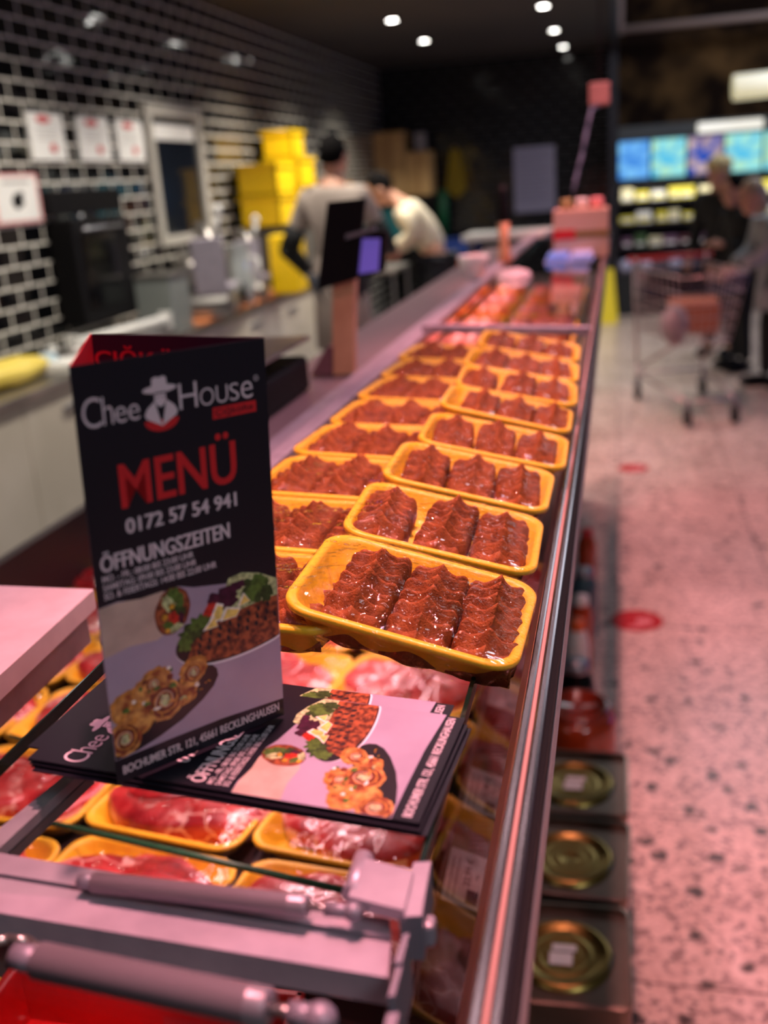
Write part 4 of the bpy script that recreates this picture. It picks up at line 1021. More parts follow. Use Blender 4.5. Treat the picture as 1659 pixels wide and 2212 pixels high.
bm = nb(); box(bm, -0.085, 0.06, -0.30, 0.30, -0.32, 0.20, bev=0.01); obj('housing', bm, M_BLACK, t)
bm = nb(); box(bm, 0.061, 0.067, -0.24, 0.12, -0.24, 0.12); obj('glass_door', bm, M_BLACKG, t)
bm = nb(); tube(bm, (0.085, -0.24, 0.15), (0.085, 0.2, 0.15), 0.008); obj('handle', bm, M_ALUD, t)
t = thing('wall_bracket', 'black upper cabinet edge between the notices and the black appliance', 'bracket', (-2.70, 4.95, 1.66))
bm = nb(); box(bm, -0.045, 0.01, -0.25, 0.52, -0.06, 0.06, bev=0.004); obj('bracket_board', bm, M_BLACK, t)
bm = nb(); tube(bm, (0.03, 0.0, -0.06), (0.03, 0.0, -0.09), 0.012); obj('hook', bm, M_ALUD, t)
bm = nb(); lathe(bm, [(0, 0), (0.09, 0), (0.10, 0.02), (0.09, 0.05), (0.03, 0.06), (0, 0.06)], seg=28)
t = obj('wall_clock', bm, M_WHITE, loc=(-2.75, 9.1, 2.02), rot=(0, R(90), 0)); tag(t, 'round white clock on the tiles above the tall worker', 'clock')

# worktop things
def slicer(x, y, label, s=1.0):
    t = thing('meat_slicer', label, 'slicer', (x, y, 0.952), (0, 0, R(15)), 'steel slicing machines on the worktop'); t.scale = (s, s, s)
    bm = nb(); box(bm, -0.14, 0.15, -0.24, 0.24, 0.0, 0.10, bev=0.03); obj('machine_base', bm, M_STEEL, t)
    bm = nb(); lathe(bm, [(0, -0.02), (0.15, -0.02), (0.155, 0.0), (0.13, 0.015), (0, 0.03)], seg=40); obj('blade', bm, M_STEEL, t, loc=(0.05, -0.02, 0.26), rot=(0, R(75), R(20)))
    bm = nb(); ball(bm, (0, 0, 0), (0.09, 0.11, 0.10), 20, 12); obj('motor_housing', bm, M_STEEL, t, loc=(-0.06, 0.12, 0.19))
    bm = nb(); box(bm, -0.01, 0.13, -0.22, -0.20, 0.10, 0.34, bev=0.006); box(bm, 0.03, 0.16, -0.22, 0.0, 0.12, 0.135, bev=0.004); obj('carriage', bm, M_ALU, t)
    bm = nb(); tube(bm, (0.1, -0.21, 0.34), (0.12, -0.20, 0.44), 0.014); ball(bm, (0.12, -0.20, 0.45), (0.022, 0.022, 0.026)); obj('handle', bm, M_WHITE, t)
    bm = nb(); lathe(bm, [(0, 0), (0.05, 0), (0.05, 0.015), (0, 0.02)], seg=24); obj('dial', bm, M_BLACK, t, loc=(0.155, 0.15, 0.06), rot=(0, R(90), 0))
    return t
t = thing('board', 'long orange-brown board under the slicing machines on the worktop', 'board', (0, 0, 0))
bm = nb(); box(bm, -2.74, -2.34, 5.6, 8.3, 0.931, 0.951, bev=0.004); obj('board_slab', bm, M_OBOARD, t)
slicer(-2.49, 6.02, 'large steel slicing machine, nearer of two, in front of the grey window frame', 1.35)
slicer(-2.53, 6.84, 'steel slicing machine behind the larger one, near the yellow crates', 1.15)
t = thing('glass_jug', 'clear glass jug standing between the slicing machines', 'jug', (-2.40, 6.44, 0.952))
bm = nb(); lathe(bm, [(0, 0), (0.07, 0), (0.085, 0.1), (0.07, 0.25), (0.06, 0.32), (0.075, 0.38)], seg=24); obj('jug_body', bm, mat('jug_glass', lin(200, 205, 205), 0.1, 0.3, spec=0.8), t)
bm = nb(); path(bm, [Vector((0.07, 0, 0.3)), Vector((0.13, 0, 0.28)), Vector((0.12, 0, 0.14)), Vector((0.08, 0, 0.1))], 0.01); obj('jug_handle', bm, M_WHITE, t)
t = thing('yellow_sack', 'yellow sack lying on the worktop at the left edge', 'sack', (-2.56, 3.88, 0.985))
bm = nb(); ball(bm, (0, 0, 0), (0.12, 0.30, 0.055), 24, 14, nz=0.18, ns=3); obj('sack_body', bm, mat('sack_yellow', lin(222, 196, 84), 0.5), t)
bm = nb(); ball(bm, (0.02, 0.32, 0.0), (0.05, 0.05, 0.03), 12, 8, nz=0.2); obj('tied_end', bm, mat('sack_tie', lin(170, 190, 200), 0.5), t)
t = thing('roll_dispenser', 'pale foil roll dispenser on the worktop left of the slicing machines', 'dispenser', (-2.47, 4.80, 0.932), (0, 0, R(-8)))
bm = nb(); box(bm, -0.06, 0.06, -0.42, 0.42, 0.0, 0.05, bev=0.01); obj('dispenser_body', bm, M_STEEL, t)
bm = nb(); tube(bm, (0.02, -0.4, 0.09), (0.02, 0.4, 0.09), 0.026); obj('roll', bm, M_WHITE, t)
for s_ in (-0.42, 0.40): bm = nb(); box(bm, -0.02, 0.05, s_, s_ + 0.02, 0.04, 0.13, bev=0.004); obj('roll_holder', bm, M_WHITE, t)
t = thing('sink_tap', 'steel tap over a dark sink on the worktop behind the standing menu', 'tap', (-2.6, 4.35, 0.932))
bm = nb(); path(bm, [Vector((0, 0, 0)), Vector((0, 0, 0.06)), Vector((0.16, -0.02, 0.07))], 0.012); obj('spout', bm, M_STEEL, t)
bm = nb(); ball(bm, (0, 0, 0.075), (0.03, 0.03, 0.02)); obj('tap_head', bm, M_WHITE, t)
bm = nb(); box(bm, -0.09, 0.09, -0.11, 0.11, 0, 0.05, bev=0.01)
tag(obj('white_box', bm, M_WHITE, loc=(-2.43, 4.19, 0.932)), 'small white container on the worktop just above the standing menu', 'container')
t = thing('hook_bin', 'slim steel container on the worktop beside the nearer slicing machine', 'container', (-2.5, 5.42, 0.931))
bm = nb(); box(bm, -0.11, 0.11, -0.12, 0.14, 0, 0.30, bev=0.01); obj('bin_body', bm, mat('bin_grey', lin(150, 155, 150), 0.4, 0.4), t)
bm = nb(); box(bm, -0.12, 0.12, -0.13, 0.15, 0.30, 0.32, bev=0.004); obj('bin_lid', bm, M_STEEL, t)

# yellow crates on a black cupboard
t = thing('cupboard', 'dark cupboard under the yellow crates by the tiled wall', 'cupboard', (-2.55, 7.9, 0.952))
bm = nb(); box(bm, -0.19, 0.14, -0.55, 0.55, 0.0, 0.44, bev=0.006); obj('cupboard_body', bm, mat('cupboard_grey', lin(70, 68, 66), 0.5), t)
bm = nb(); box(bm, 0.141, 0.15, -0.5, -0.02, 0.04, 0.4); obj('door', bm, M_BLACK, t)
def crate(loc, sz, label, mt=M_CYEL, grp='yellow crates stacked by the tiled wall', cat='crate', rz=0):
    t = thing('crate', label, cat, loc, (0, 0, R(rz)), grp); a, b, c = sz[0]/2, sz[1]/2, sz[2]
    bm = nb(); box(bm, -a, a, -b, b, 0, 0.01)
    for q in ((-a, -a+0.012, -b, b), (a-0.012, a, -b, b), (-a, a, -b, -b+0.012), (-a, a, b-0.012, b)): box(bm, *q, 0, c)
    obj('crate_body', bm, mt, t)
    bm = nb()
    for q in ((-a-0.012, -a+0.012, -b-0.012, b+0.012), (a-0.012, a+0.012, -b-0.012, b+0.012), (-a, a, -b-0.012, -b+0.012), (-a, a, b-0.012, b+0.012)): box(bm, *q, c-0.03, c)
    obj('crate_rim', bm, mt, t); return t
crate((-2.53, 7.55, 1.394), (0.30, 0.44, 0.22), 'yellow crate at the bottom left of the yellow stack')
crate((-2.53, 7.55, 1.616), (0.30, 0.44, 0.22), 'yellow crate on top at the left of the yellow stack')
crate((-2.53, 8.1, 1.394), (0.30, 0.5, 0.26), 'yellow crate at the bottom right of the yellow stack')
crate((-2.53, 8.15, 1.656), (0.28, 0.42, 0.22), 'yellow crate in the middle right of the yellow stack')
crate((-2.55, 8.1, 1.878), (0.24, 0.32, 0.20), 'small yellow crate at the very top of the stack')
crate((-2.3, 8.62, 1.42), (0.2, 0.3, 0.24), 'orange-yellow crate just behind the tall worker', mat('crate_orange', lin(245, 165, 20), 0.45))
t = thing('stand', 'grey stand carrying the orange-yellow crate', 'stand', (-2.3, 8.62, 0.15)); bm = nb(); box(bm, -0.12, 0.12, -0.14, 0.14, 0, 1.268, bev=0.01); obj('stand_body', bm, M_CAB, t)
bm = nb(); box(bm, -0.1, 0.1, -0.12, 0.12, -0.2, 0.2, bev=0.02)
tag(obj('yellow_canister', bm, M_CYEL, loc=(-2.24, 6.98, 1.152)), 'yellow canister on the board next to the tall worker', 'canister')
# rear wall things
def simple_box(name, x0, x1, y0, y1, z0, z1, mt, label, cat, grp=None, tape=None):
    t = thing(name, label, cat, ((x0+x1)/2, (y0+y1)/2, z0), group=grp); a, b, c = (x1-x0)/2, (y1-y0)/2, z1-z0
    bm = nb(); box(bm, -a, a, -b, b, 0, c, bev=0.006); obj('box_body', bm, mt, t)
    if tape: bm = nb(); box(bm, -0.03, 0.03, -b-0.001, b+0.001, -0.0, c+0.001); obj('tape', bm, tape, t)
    return t
M_TAPE = mat('tape', lin(170, 130, 80), 0.4); CG = 'cardboard boxes stacked at the back wall'
t = thing('rack', 'dark shelf rack under the cardboard boxes at the back wall', 'rack', (-2.42, 12.3, 0.15))
bm = nb(); box(bm, -0.32, 0.36, -0.25, 0.25, 1.28, 1.315); box(bm, -0.32, 0.36, -0.25, 0.25, 0.7, 0.73); obj('rack_shelf', bm, M_BLACK, t)
for a in (-0.31, 0.34):
    for b in (-0.24, 0.22): bm = nb(); box(bm, a, a+0.02, b, b+0.02, 0, 1.28); obj('upright', bm, M_BLACK, t)
simple_box('cardboard_box', -2.74, -2.38, 12.1, 12.5, 1.468, 1.82, M_CARD, 'cardboard box at the lower left of the stack', 'box', CG, M_TAPE)
simple_box('cardboard_box', -2.37, -2.10, 12.1, 12.5, 1.468, 1.95, M_CARD, 'tall cardboard box at the right of the stack', 'box', CG, M_TAPE)
simple_box('cardboard_box', -2.74, -2.38, 12.1, 12.5, 1.823, 2.18, M_CARD, 'cardboard box at the top of the stack', 'box', CG, M_TAPE)
simple_box('white_canister', -2.27, -2.16, 12.2, 12.35, 1.952, 2.15, mat('can_grey', lin(150, 145, 150), 0.5), 'grey canister on top of the tall cardboard box', 'canister')
simple_box('teal_bin', -2.7, -2.25, 12.1, 12.45, 0.882, 1.34, M_TEAL, 'teal plastic bin on the rack under the cardboard boxes', 'bin')
for i, (mt, nm) in enumerate(((M_ORANGE, 'orange'), (M_BLUE, 'dark blue'), (M_ORANGE, 'orange'), (M_BLUE, 'dark blue'))):
    z = 0.15 + i*0.21; crate((-1.81, 12.2, z + i*0.001), (0.42, 0.5, 0.2), '%s crate in the floor stack, %s from the floor' % (nm, ['first', 'second', 'third', 'fourth'][i]), mt, 'orange and blue crates by the back wall')
t = thing('apron', 'yellow apron hanging on the back wall above the crates', 'apron', (-1.88, 12.68, 1.95))
bm = nb(); prism(bm, [(-0.05, 0, 0), (0.05, 0, 0), (0.07, 0, -0.15), (0.12, 0, -0.45), (0.0, 0, -0.55), (-0.13, 0, -0.45), (-0.08, 0, -0.15)], (0, -0.02, 0)); obj('apron_cloth', bm, mat('apron_yellow', lin(150, 125, 20), 0.8), t)
bm = nb(); tube(bm, (0, 0.02, 0.02), (0, -0.04, 0.03), 0.01); obj('hook', bm, M_STEEL, t)
t = thing('wall_poster', 'large pale lavender sheet of small print on the black back wall', 'poster', (-0.955, 12.69, 1.55))
bm = nb(); box(bm, -0.24, 0.24, -0.008, 0.0, -0.365, 0.365); obj('sheet', bm, mat('poster_lavender', lin(150, 146, 170), 0.6), t)
bm = nb()
for i in range(12): box(bm, -0.2, 0.14 + 0.05*math.sin(i*2.1), -0.011, -0.008, 0.3 - i*0.05, 0.31 - i*0.05)
obj('text_lines', bm, mat('poster_grey', lin(112, 106, 128), 0.6), t)
bm = nb(); lathe(bm, [(0, 0), (0.06, 0.0), (0.065, 0.5), (0, 0.52)], seg=16)
tag(obj('green_bottle_bin', bm, mat('green_dark', lin(16, 84, 50), 0.5), loc=(-2.03, 12.5, 1.16 - 0.17)), 'dark green canister on top of the blue crate', 'canister')

# ceiling downlights
M_EMW = mat('lamp_white', (1, 1, 1), 0.5, emit=(1.0, 0.97, 0.9), es=38); M_EMP = mat('lamp_pink', (1, 1, 1), 0.5, emit=(1.0, 0.75, 0.78), es=30)
def downlight(x, y, label, em, grp):
    t = thing('ceiling_downlight', label, 'lamp', (x, y, 2.9), group=grp)
    bm = nb(); lathe(bm, [(0.048, 0.0), (0.062, 0.0), (0.064, -0.006), (0.05, -0.01), (0.045, -0.004)], seg=24); obj('trim_ring', bm, M_BLACK, t)
    bm = nb(); lathe(bm, [(0, -0.005), (0.042, -0.005), (0.042, -0.001), (0, -0.001)], seg=24); obj('lamp_lens', bm, em, t)
WO = ['nearest', 'second', 'third', 'fourth', 'fifth', 'farthest']
for i, (x, y) in enumerate(SPOTS_W): downlight(x, y, '%s white downlight of the row over the staff aisle' % WO[i], M_EMW, 'white downlights over the staff aisle')
for i, (x, y) in enumerate(SPOTS_C): downlight(x, y, '%s white downlight of the row over the counter' % (WO[i] if i < 4 else 'farthest'), M_EMW, 'white downlights over the counter')

for i, y in enumerate((0.5, 1.1, 1.8, 2.6, 3.4, 4.4)): downlight(-0.32, y + 0.0001, '%s pink meat lamp in the ceiling over the glass counter' % WO[i], M_EMP, 'pink meat lamps over the counter')
for i, y in enumerate((0.6, 2.0, 3.4, 4.8, 6.2)): downlight(-0.085, y, '%s pinkish downlight in the ceiling above the front rail' % WO[i], M_EMP, 'pinkish downlights above the front rail')
# ------------------------------------------------------------------ supermarket side
t = thing('wet_floor_sign', 'yellow folding wet floor sign standing past the end of the counter', 'sign', (-0.13, 11.6, 0))
for sx, nm in ((-1, 'front_leaf'), (1, 'rear_leaf')):
    bm = nb(); prism(bm, [(-0.13, sx*0.12, 0), (0.13, sx*0.12, 0), (0.08, sx*0.01, 0.58), (-0.08, sx*0.01, 0.58)], (0, sx*0.008, 0)); obj(nm, bm, mat('sign_yellow', lin(240, 215, 50), 0.5), t)
fr = thing('refrigerated_shelf', 'long dark refrigerated shelf with blue header screens at the far end of the aisle', 'fridge shelf', (0, 12.4, 0))
bm = nb(); box(bm, 0.0, 4.2, -0.3, 0.3, 0.0, 0.46); obj('base_cabinet', bm, mat('fridge_base', lin(34, 38, 42), 0.4), fr)
bm = nb(); box(bm, 0.0, 4.2, -0.31, -0.25, 0.46, 0.62, bev=0.01); obj('front_bumper', bm, mat('bumper', lin(66, 66, 84), 0.4), fr)
for z in (0.72, 0.98, 1.22): bm = nb(); box(bm, 0.0, 4.2, -0.2, 0.3, z, z + 0.025); obj('shelf', bm, mat('shelf_dark', lin(30, 26, 32), 0.4), fr)
bm = nb(); box(bm, 0.0, 4.2, 0.26, 0.3, 0.46, 1.4); obj('back_wall', bm, mat('fridge_back', lin(22, 20, 26), 0.5), fr)
bm = nb(); box(bm, 0.0, 4.2, -0.28, 0.3, 1.42, 2.03); obj('header', bm, mat('header_grey', lin(70, 74, 76), 0.5), fr)
def screen_mat(nm, c1, c2, c3, es):
    M = mat(nm, (0, 0, 0), 0.3); b = M.node_tree.nodes['Principled BSDF']; tc = N(M, 'ShaderNodeTexCoord')
    v = N(M, 'ShaderNodeTexVoronoi', distance='CHEBYCHEV'); v.inputs['Scale'].default_value = 9; L(M, tc.outputs['Object'], v.inputs['Vector'])
    r = ramp(M, v.outputs['Color'], [(0.25, c1), (0.5, c2), (0.8, c3)]); L(M, r.outputs[0], b.inputs['Emission Color']); b.inputs['Emission Strength'].default_value = es
    return M
S1 = screen_mat('screen_blue', lin(70, 140, 220), lin(95, 165, 235), lin(120, 190, 240), 1.1)
S2 = screen_mat('screen_cyan', lin(90, 190, 225), lin(140, 220, 225), lin(175, 225, 190), 1.1)
S3 = screen_mat('screen_mixed', lin(50, 90, 200), lin(150, 130, 170), lin(230, 200, 200), 0.8)
SG = 'blue header screens over the refrigerated shelf'
for i, (x0, x1, mt, lb) in enumerate(((0.0, 0.34, S1, 'plain blue header screen beside the pillar'), (0.35, 0.72, S2, 'cyan and yellow-green header screen, second from the pillar'), (0.73, 1.10, S3, 'header screen with a pinkish picture, third from the pillar'), (1.11, 1.50, S2, 'cyan striped header screen, fourth from the pillar'), (1.51, 2.2, S2, 'cyan header screen at the right edge, fifth from the pillar'))):
    t = thing('header_screen', lb, 'screen', ((x0+x1)/2, 12.09, 1.68), group=SG); h = (x1-x0)/2
    bm = nb(); box(bm, -h, h, -0.02, 0.02, -0.205, 0.205); obj('screen_case', bm, M_BLACK, t)
    bm = nb(); box(bm, -h+0.008, h-0.008, -0.023, -0.0205, -0.195, 0.195); obj('screen_panel', bm, mt, t)
t = thing('tube_light', 'white light box on top of the refrigerated shelf header', 'lamp', (1.16, 12.06, 1.955))
bm = nb(); box(bm, -0.33, 0.33, -0.03, 0.05, -0.05, 0.05, bev=0.01); obj('diffuser', bm, mat('tube_emit', (1, 1, 1), 0.5, emit=lin(225, 222, 205), es=0.9), t)
t = thing('hanging_light', 'large cream light box hanging high at the right edge', 'lamp', (1.55, 11.6, 2.30))
bm = nb(); tube(bm, (-0.42, -0.02, 0.0), (1.0, 0.02, 0.03), 0.12, 0.12, 24); obj('cream_diffuser', bm, mat('cream_emit', (1, 1, 1), 0.5, emit=lin(206, 196, 142), es=0.75), t)
bm = nb(); tube(bm, (0.0, 0, 0.1), (0.0, 0, 2.9), 0.006); tube(bm, (0.8, 0, 0.1), (0.8, 0, 2.9), 0.006); obj('suspension', bm, M_BLACK, t)
rn = random.Random(11)
YP, YG = mat('pack_yellow', lin(215, 200, 60), 0.5), mat('pack_cream', lin(215, 205, 165), 0.5)
cols = {'yellow': YP, 'cream': YG, 'dark red': mat('pack_dred', lin(90, 30, 40), 0.5), 'violet': mat('pack_violet', lin(110, 70, 100), 0.5), 'green': mat('pack_green', lin(60, 90, 50), 0.5), 'white': M_WHITE}
place = {0.745: 'bottom shelf', 1.005: 'middle shelf', 1.245: 'top shelf'}
for z, opts, hh in ((1.245, ['yellow', 'yellow', 'cream', 'yellow', 'white'], 0.13), (1.005, ['yellow', 'cream', 'yellow', 'white'], 0.11), (0.745, ['violet', 'dark red', 'violet', 'green', 'cream'], 0.13)):
    x = 0.1; i = 0
    while x < 2.0:
        wd = rn.uniform(0.11, 0.17); cn = opts[(i + int(z*10)) % len(opts)]
        t = thing('food_carton', '%s food pack on the %s of the far fridge, %s from the pillar' % (cn, place[z], ['first', 'second', 'third', 'fourth', 'fifth', 'sixth', 'seventh', 'eighth', 'ninth', 'tenth', 'eleventh', 'twelfth'][min(i, 11)]), 'food pack', (x, 12.28, z), (0, 0, R(rn.uniform(-5, 5))), 'food packs on the far refrigerated shelf')
        bm = nb(); box(bm, -wd/2, wd/2, -0.06, 0.06, 0, hh*rn.uniform(0.7, 1.1), bev=0.008); obj('pack_body', bm, cols[cn], t)
        bm = nb(); box(bm, -wd/2*0.7, wd/2*0.7, -0.062, -0.0, 0.02, 0.05); obj('pack_label', bm, M_PAPER if cn != 'white' else cols['yellow'], t)
        x += wd + rn.uniform(0.01, 0.05); i += 1
for i, x in enumerate((0.09, 0.30, 0.62)):
    bm = nb(); lathe(bm, [(0, 0), (0.062, 0), (0.066, 0.01), (0.05, 0.02), (0, 0.02)], seg=20)
    tag(obj('round_price_sign', bm, mat('disc_white', lin(185, 185, 215), 0.5), loc=(x, 12.085, 0.56), rot=(R(90), 0, 0)), 'round pale sign on the fridge bumper, %s from the pillar' % ['first', 'second', 'third'][i], 'sign', 'round signs on the fridge bumper')
# fridge row across the aisle (outside the frame, mirrored by the glossy tiles and the floor)
for i, y in enumerate((4.6, 5.7, 6.8, 7.9)):
    t = thing('header_screen', 'blue screen over the fridges on the right side of the aisle, %s from the front' % WO[i], 'screen', (4.6, y, 1.9), group='blue screens across the aisle')
    bm = nb(); box(bm, 0, 0.05, -0.5, 0.5, -0.2, 0.2); obj('screen_case', bm, M_BLACK, t)
    bm = nb(); box(bm, -0.004, 0.0, -0.48, 0.48, -0.18, 0.18); obj('screen_panel', bm, mat('screen_blue_strong', (0, 0, 0), 0.4, emit=lin(70, 120, 255), es=5), t)

# ------------------------------------------------------------------ shopping trolley
def trolley():
    t = thing('shopping_trolley', 'wire shopping trolley with a red handle standing in the aisle', 'trolley', (0.47, 7.26, 0), (0, 0, R(14)))
    t['label'] = 'wire shopping trolley with red handle in front of the grey-coated customer'
    MW = mat('trolley_wire', lin(175, 155, 155), 0.35, 0.7)
    yb, yf = 0.42, -0.50
    def cor(z):      # basket outline at height z
        k = (z - 0.52) / 0.43
        return [(-0.24 - 0.03*k, yb), (0.24 + 0.03*k, yb), (0.15 + 0.06*k, yf + 0.12 - 0.12*k), (-0.15 - 0.06*k, yf + 0.12 - 0.12*k)]
    bm = nb()
    for z in (0.52, 0.60, 0.68, 0.76, 0.84, 0.95):
        c = [Vector((a, b, z)) for a, b in cor(z)]
        for p, q in zip(c, c[1:] + c[:1]): tube(bm, p, q, 0.004 if 0.52 < z < 0.95 else 0.007, seg=6)
    lo, hi = cor(0.52), cor(0.95)
    for e in range(4):
        n = 9 if e % 2 else 7
        for i in range(n):
            f = i / n; a = Vector((*lo[e], 0.52)).lerp(Vector((*lo[(e+1) % 4], 0.52)), f); b = Vector((*hi[e], 0.95)).lerp(Vector((*hi[(e+1) % 4], 0.95)), f); tube(bm, a, b, 0.0032, seg=6)
    for i in range(7): f = (i + 0.5)/7; tube(bm, (-0.24 + 0.48*f, yb, 0.52), (-0.15 + 0.3*f, yf + 0.12, 0.52), 0.0035, seg=6)
    obj('wire_basket', bm, MW, t)
    bm = nb()
    for s in (-1, 1):
        path(bm, [Vector((s*0.25, yb, 1.0)), Vector((s*0.25, yb + 0.04, 0.9)), Vector((s*0.24, yb, 0.25)), Vector((s*0.24, yb - 0.02, 0.15))], 0.011)
        path(bm, [Vector((s*0.24, yb - 0.02, 0.2)), Vector((s*0.16, yf, 0.15))], 0.011); tube(bm, (s*0.22, yb - 0.02, 0.24), (s*0.15, yf + 0.2, 0.52), 0.01)
    tube(bm, (-0.24, yb - 0.05, 0.2), (0.24, yb - 0.05, 0.2), 0.009); tube(bm, (-0.16, yf, 0.16), (0.16, yf, 0.16), 0.009)
    obj('chassis', bm, MW, t)
    bm = nb(); tube(bm, (-0.30, yb + 0.03, 1.0), (0.30, yb + 0.03, 1.0), 0.018); obj('red_handle', bm, M_RED, t)
    for s in (-1, 1):
        for yy, xx in ((yb - 0.02, 0.24), (yf, 0.155)):
            bm = nb(); tube(bm, (s*xx - 0.013, yy, 0.06), (s*xx + 0.013, yy, 0.06), 0.06, seg=24); wh = obj('wheel', bm, M_RUB, t)
            bm = nb(); box(bm, s*xx - 0.02, s*xx + 0.02, yy - 0.012, yy + 0.012, 0.06, 0.16, bev=0.003); obj('caster_fork', bm, M_ALUD, wh)
    # child seat flap
    bm = nb(); box(bm, -0.22, 0.22, yb - 0.12, yb - 0.11, 0.72, 0.92, bev=0.003); obj('seat_flap', bm, M_BLACK, t)
trolley()
simple_box('carton', 0.34, 0.66, 7.12, 7.50, 0.535, 0.74, mat('carton_rust', lin(160, 92, 60), 0.7), 'orange-brown carton inside the shopping trolley', 'box')
t = thing('shopping_bag', 'pale shopping bag on top inside the trolley front', 'bag', (0.36, 6.97, 0.56)); bm = nb(); ball(bm, (0, 0, 0.06), (0.09, 0.09, 0.13), nz=0.2); obj('bag_body', bm, mat('bag_pale', lin(150, 130, 135), 0.6), t)

# ------------------------------------------------------------------ people
def skin(verts, edges, rad, sub=1, root=0):
    me = bpy.data.meshes.new('skin_cage'); me.from_pydata([tuple(v) for v in verts], edges, [])
    o = bpy.data.objects.new('skin_cage', me); C.objects.link(o)
    md = o.modifiers.new('s', 'SKIN'); md.use_smooth_shade = True
    for i, r in enumerate(rad):
        sv = me.skin_vertices[0].data[i]; sv.radius = (r if isinstance(r, tuple) else (r, r)); sv.use_root = (i == root)
    s = o.modifiers.new('u', 'SUBSURF'); s.levels = sub; s.render_levels = sub
    dg = bpy.context.evaluated_depsgraph_get(); m2 = bpy.data.meshes.new_from_object(o.evaluated_get(dg))
    bpy.data.objects.remove(o); bpy.data.meshes.remove(me); return m2

def chain_mesh(J, names, R_, edges):
    idx = {n: i for i, n in enumerate(names)}
    return skin([J[n] for n in names], [(idx[a], idx[b]) for a, b in edges], [R_[n] for n in names])

BE = [('pelvis', 'spine'), ('spine', 'chest'), ('chest', 'neck'), ('neck', 'skull')] + [e for s in 'LR' for e in ((f'chest', f'sh{s}'), (f'sh{s}', f'el{s}'), (f'el{s}', f'wr{s}'), ('pelvis', f'hip{s}'), (f'hip{s}', f'kn{s}'), (f'kn{s}', f'an{s}'), (f'an{s}', f'to{s}'))]
BN = ['pelvis', 'spine', 'chest', 'neck', 'skull'] + [a + s for s in 'LR' for a in ('sh', 'el', 'wr', 'hip', 'kn', 'an', 'to')]
BR = dict(pelvis=(.13, .10), spine=(.12, .09), chest=(.13, .10), neck=.055, skull=.06, sh=.055, el=.042, wr=.028, hip=.085, kn=.055, an=.038, to=.035)
def rad_of(n): return BR.get(n) or BR[n[:-1]]

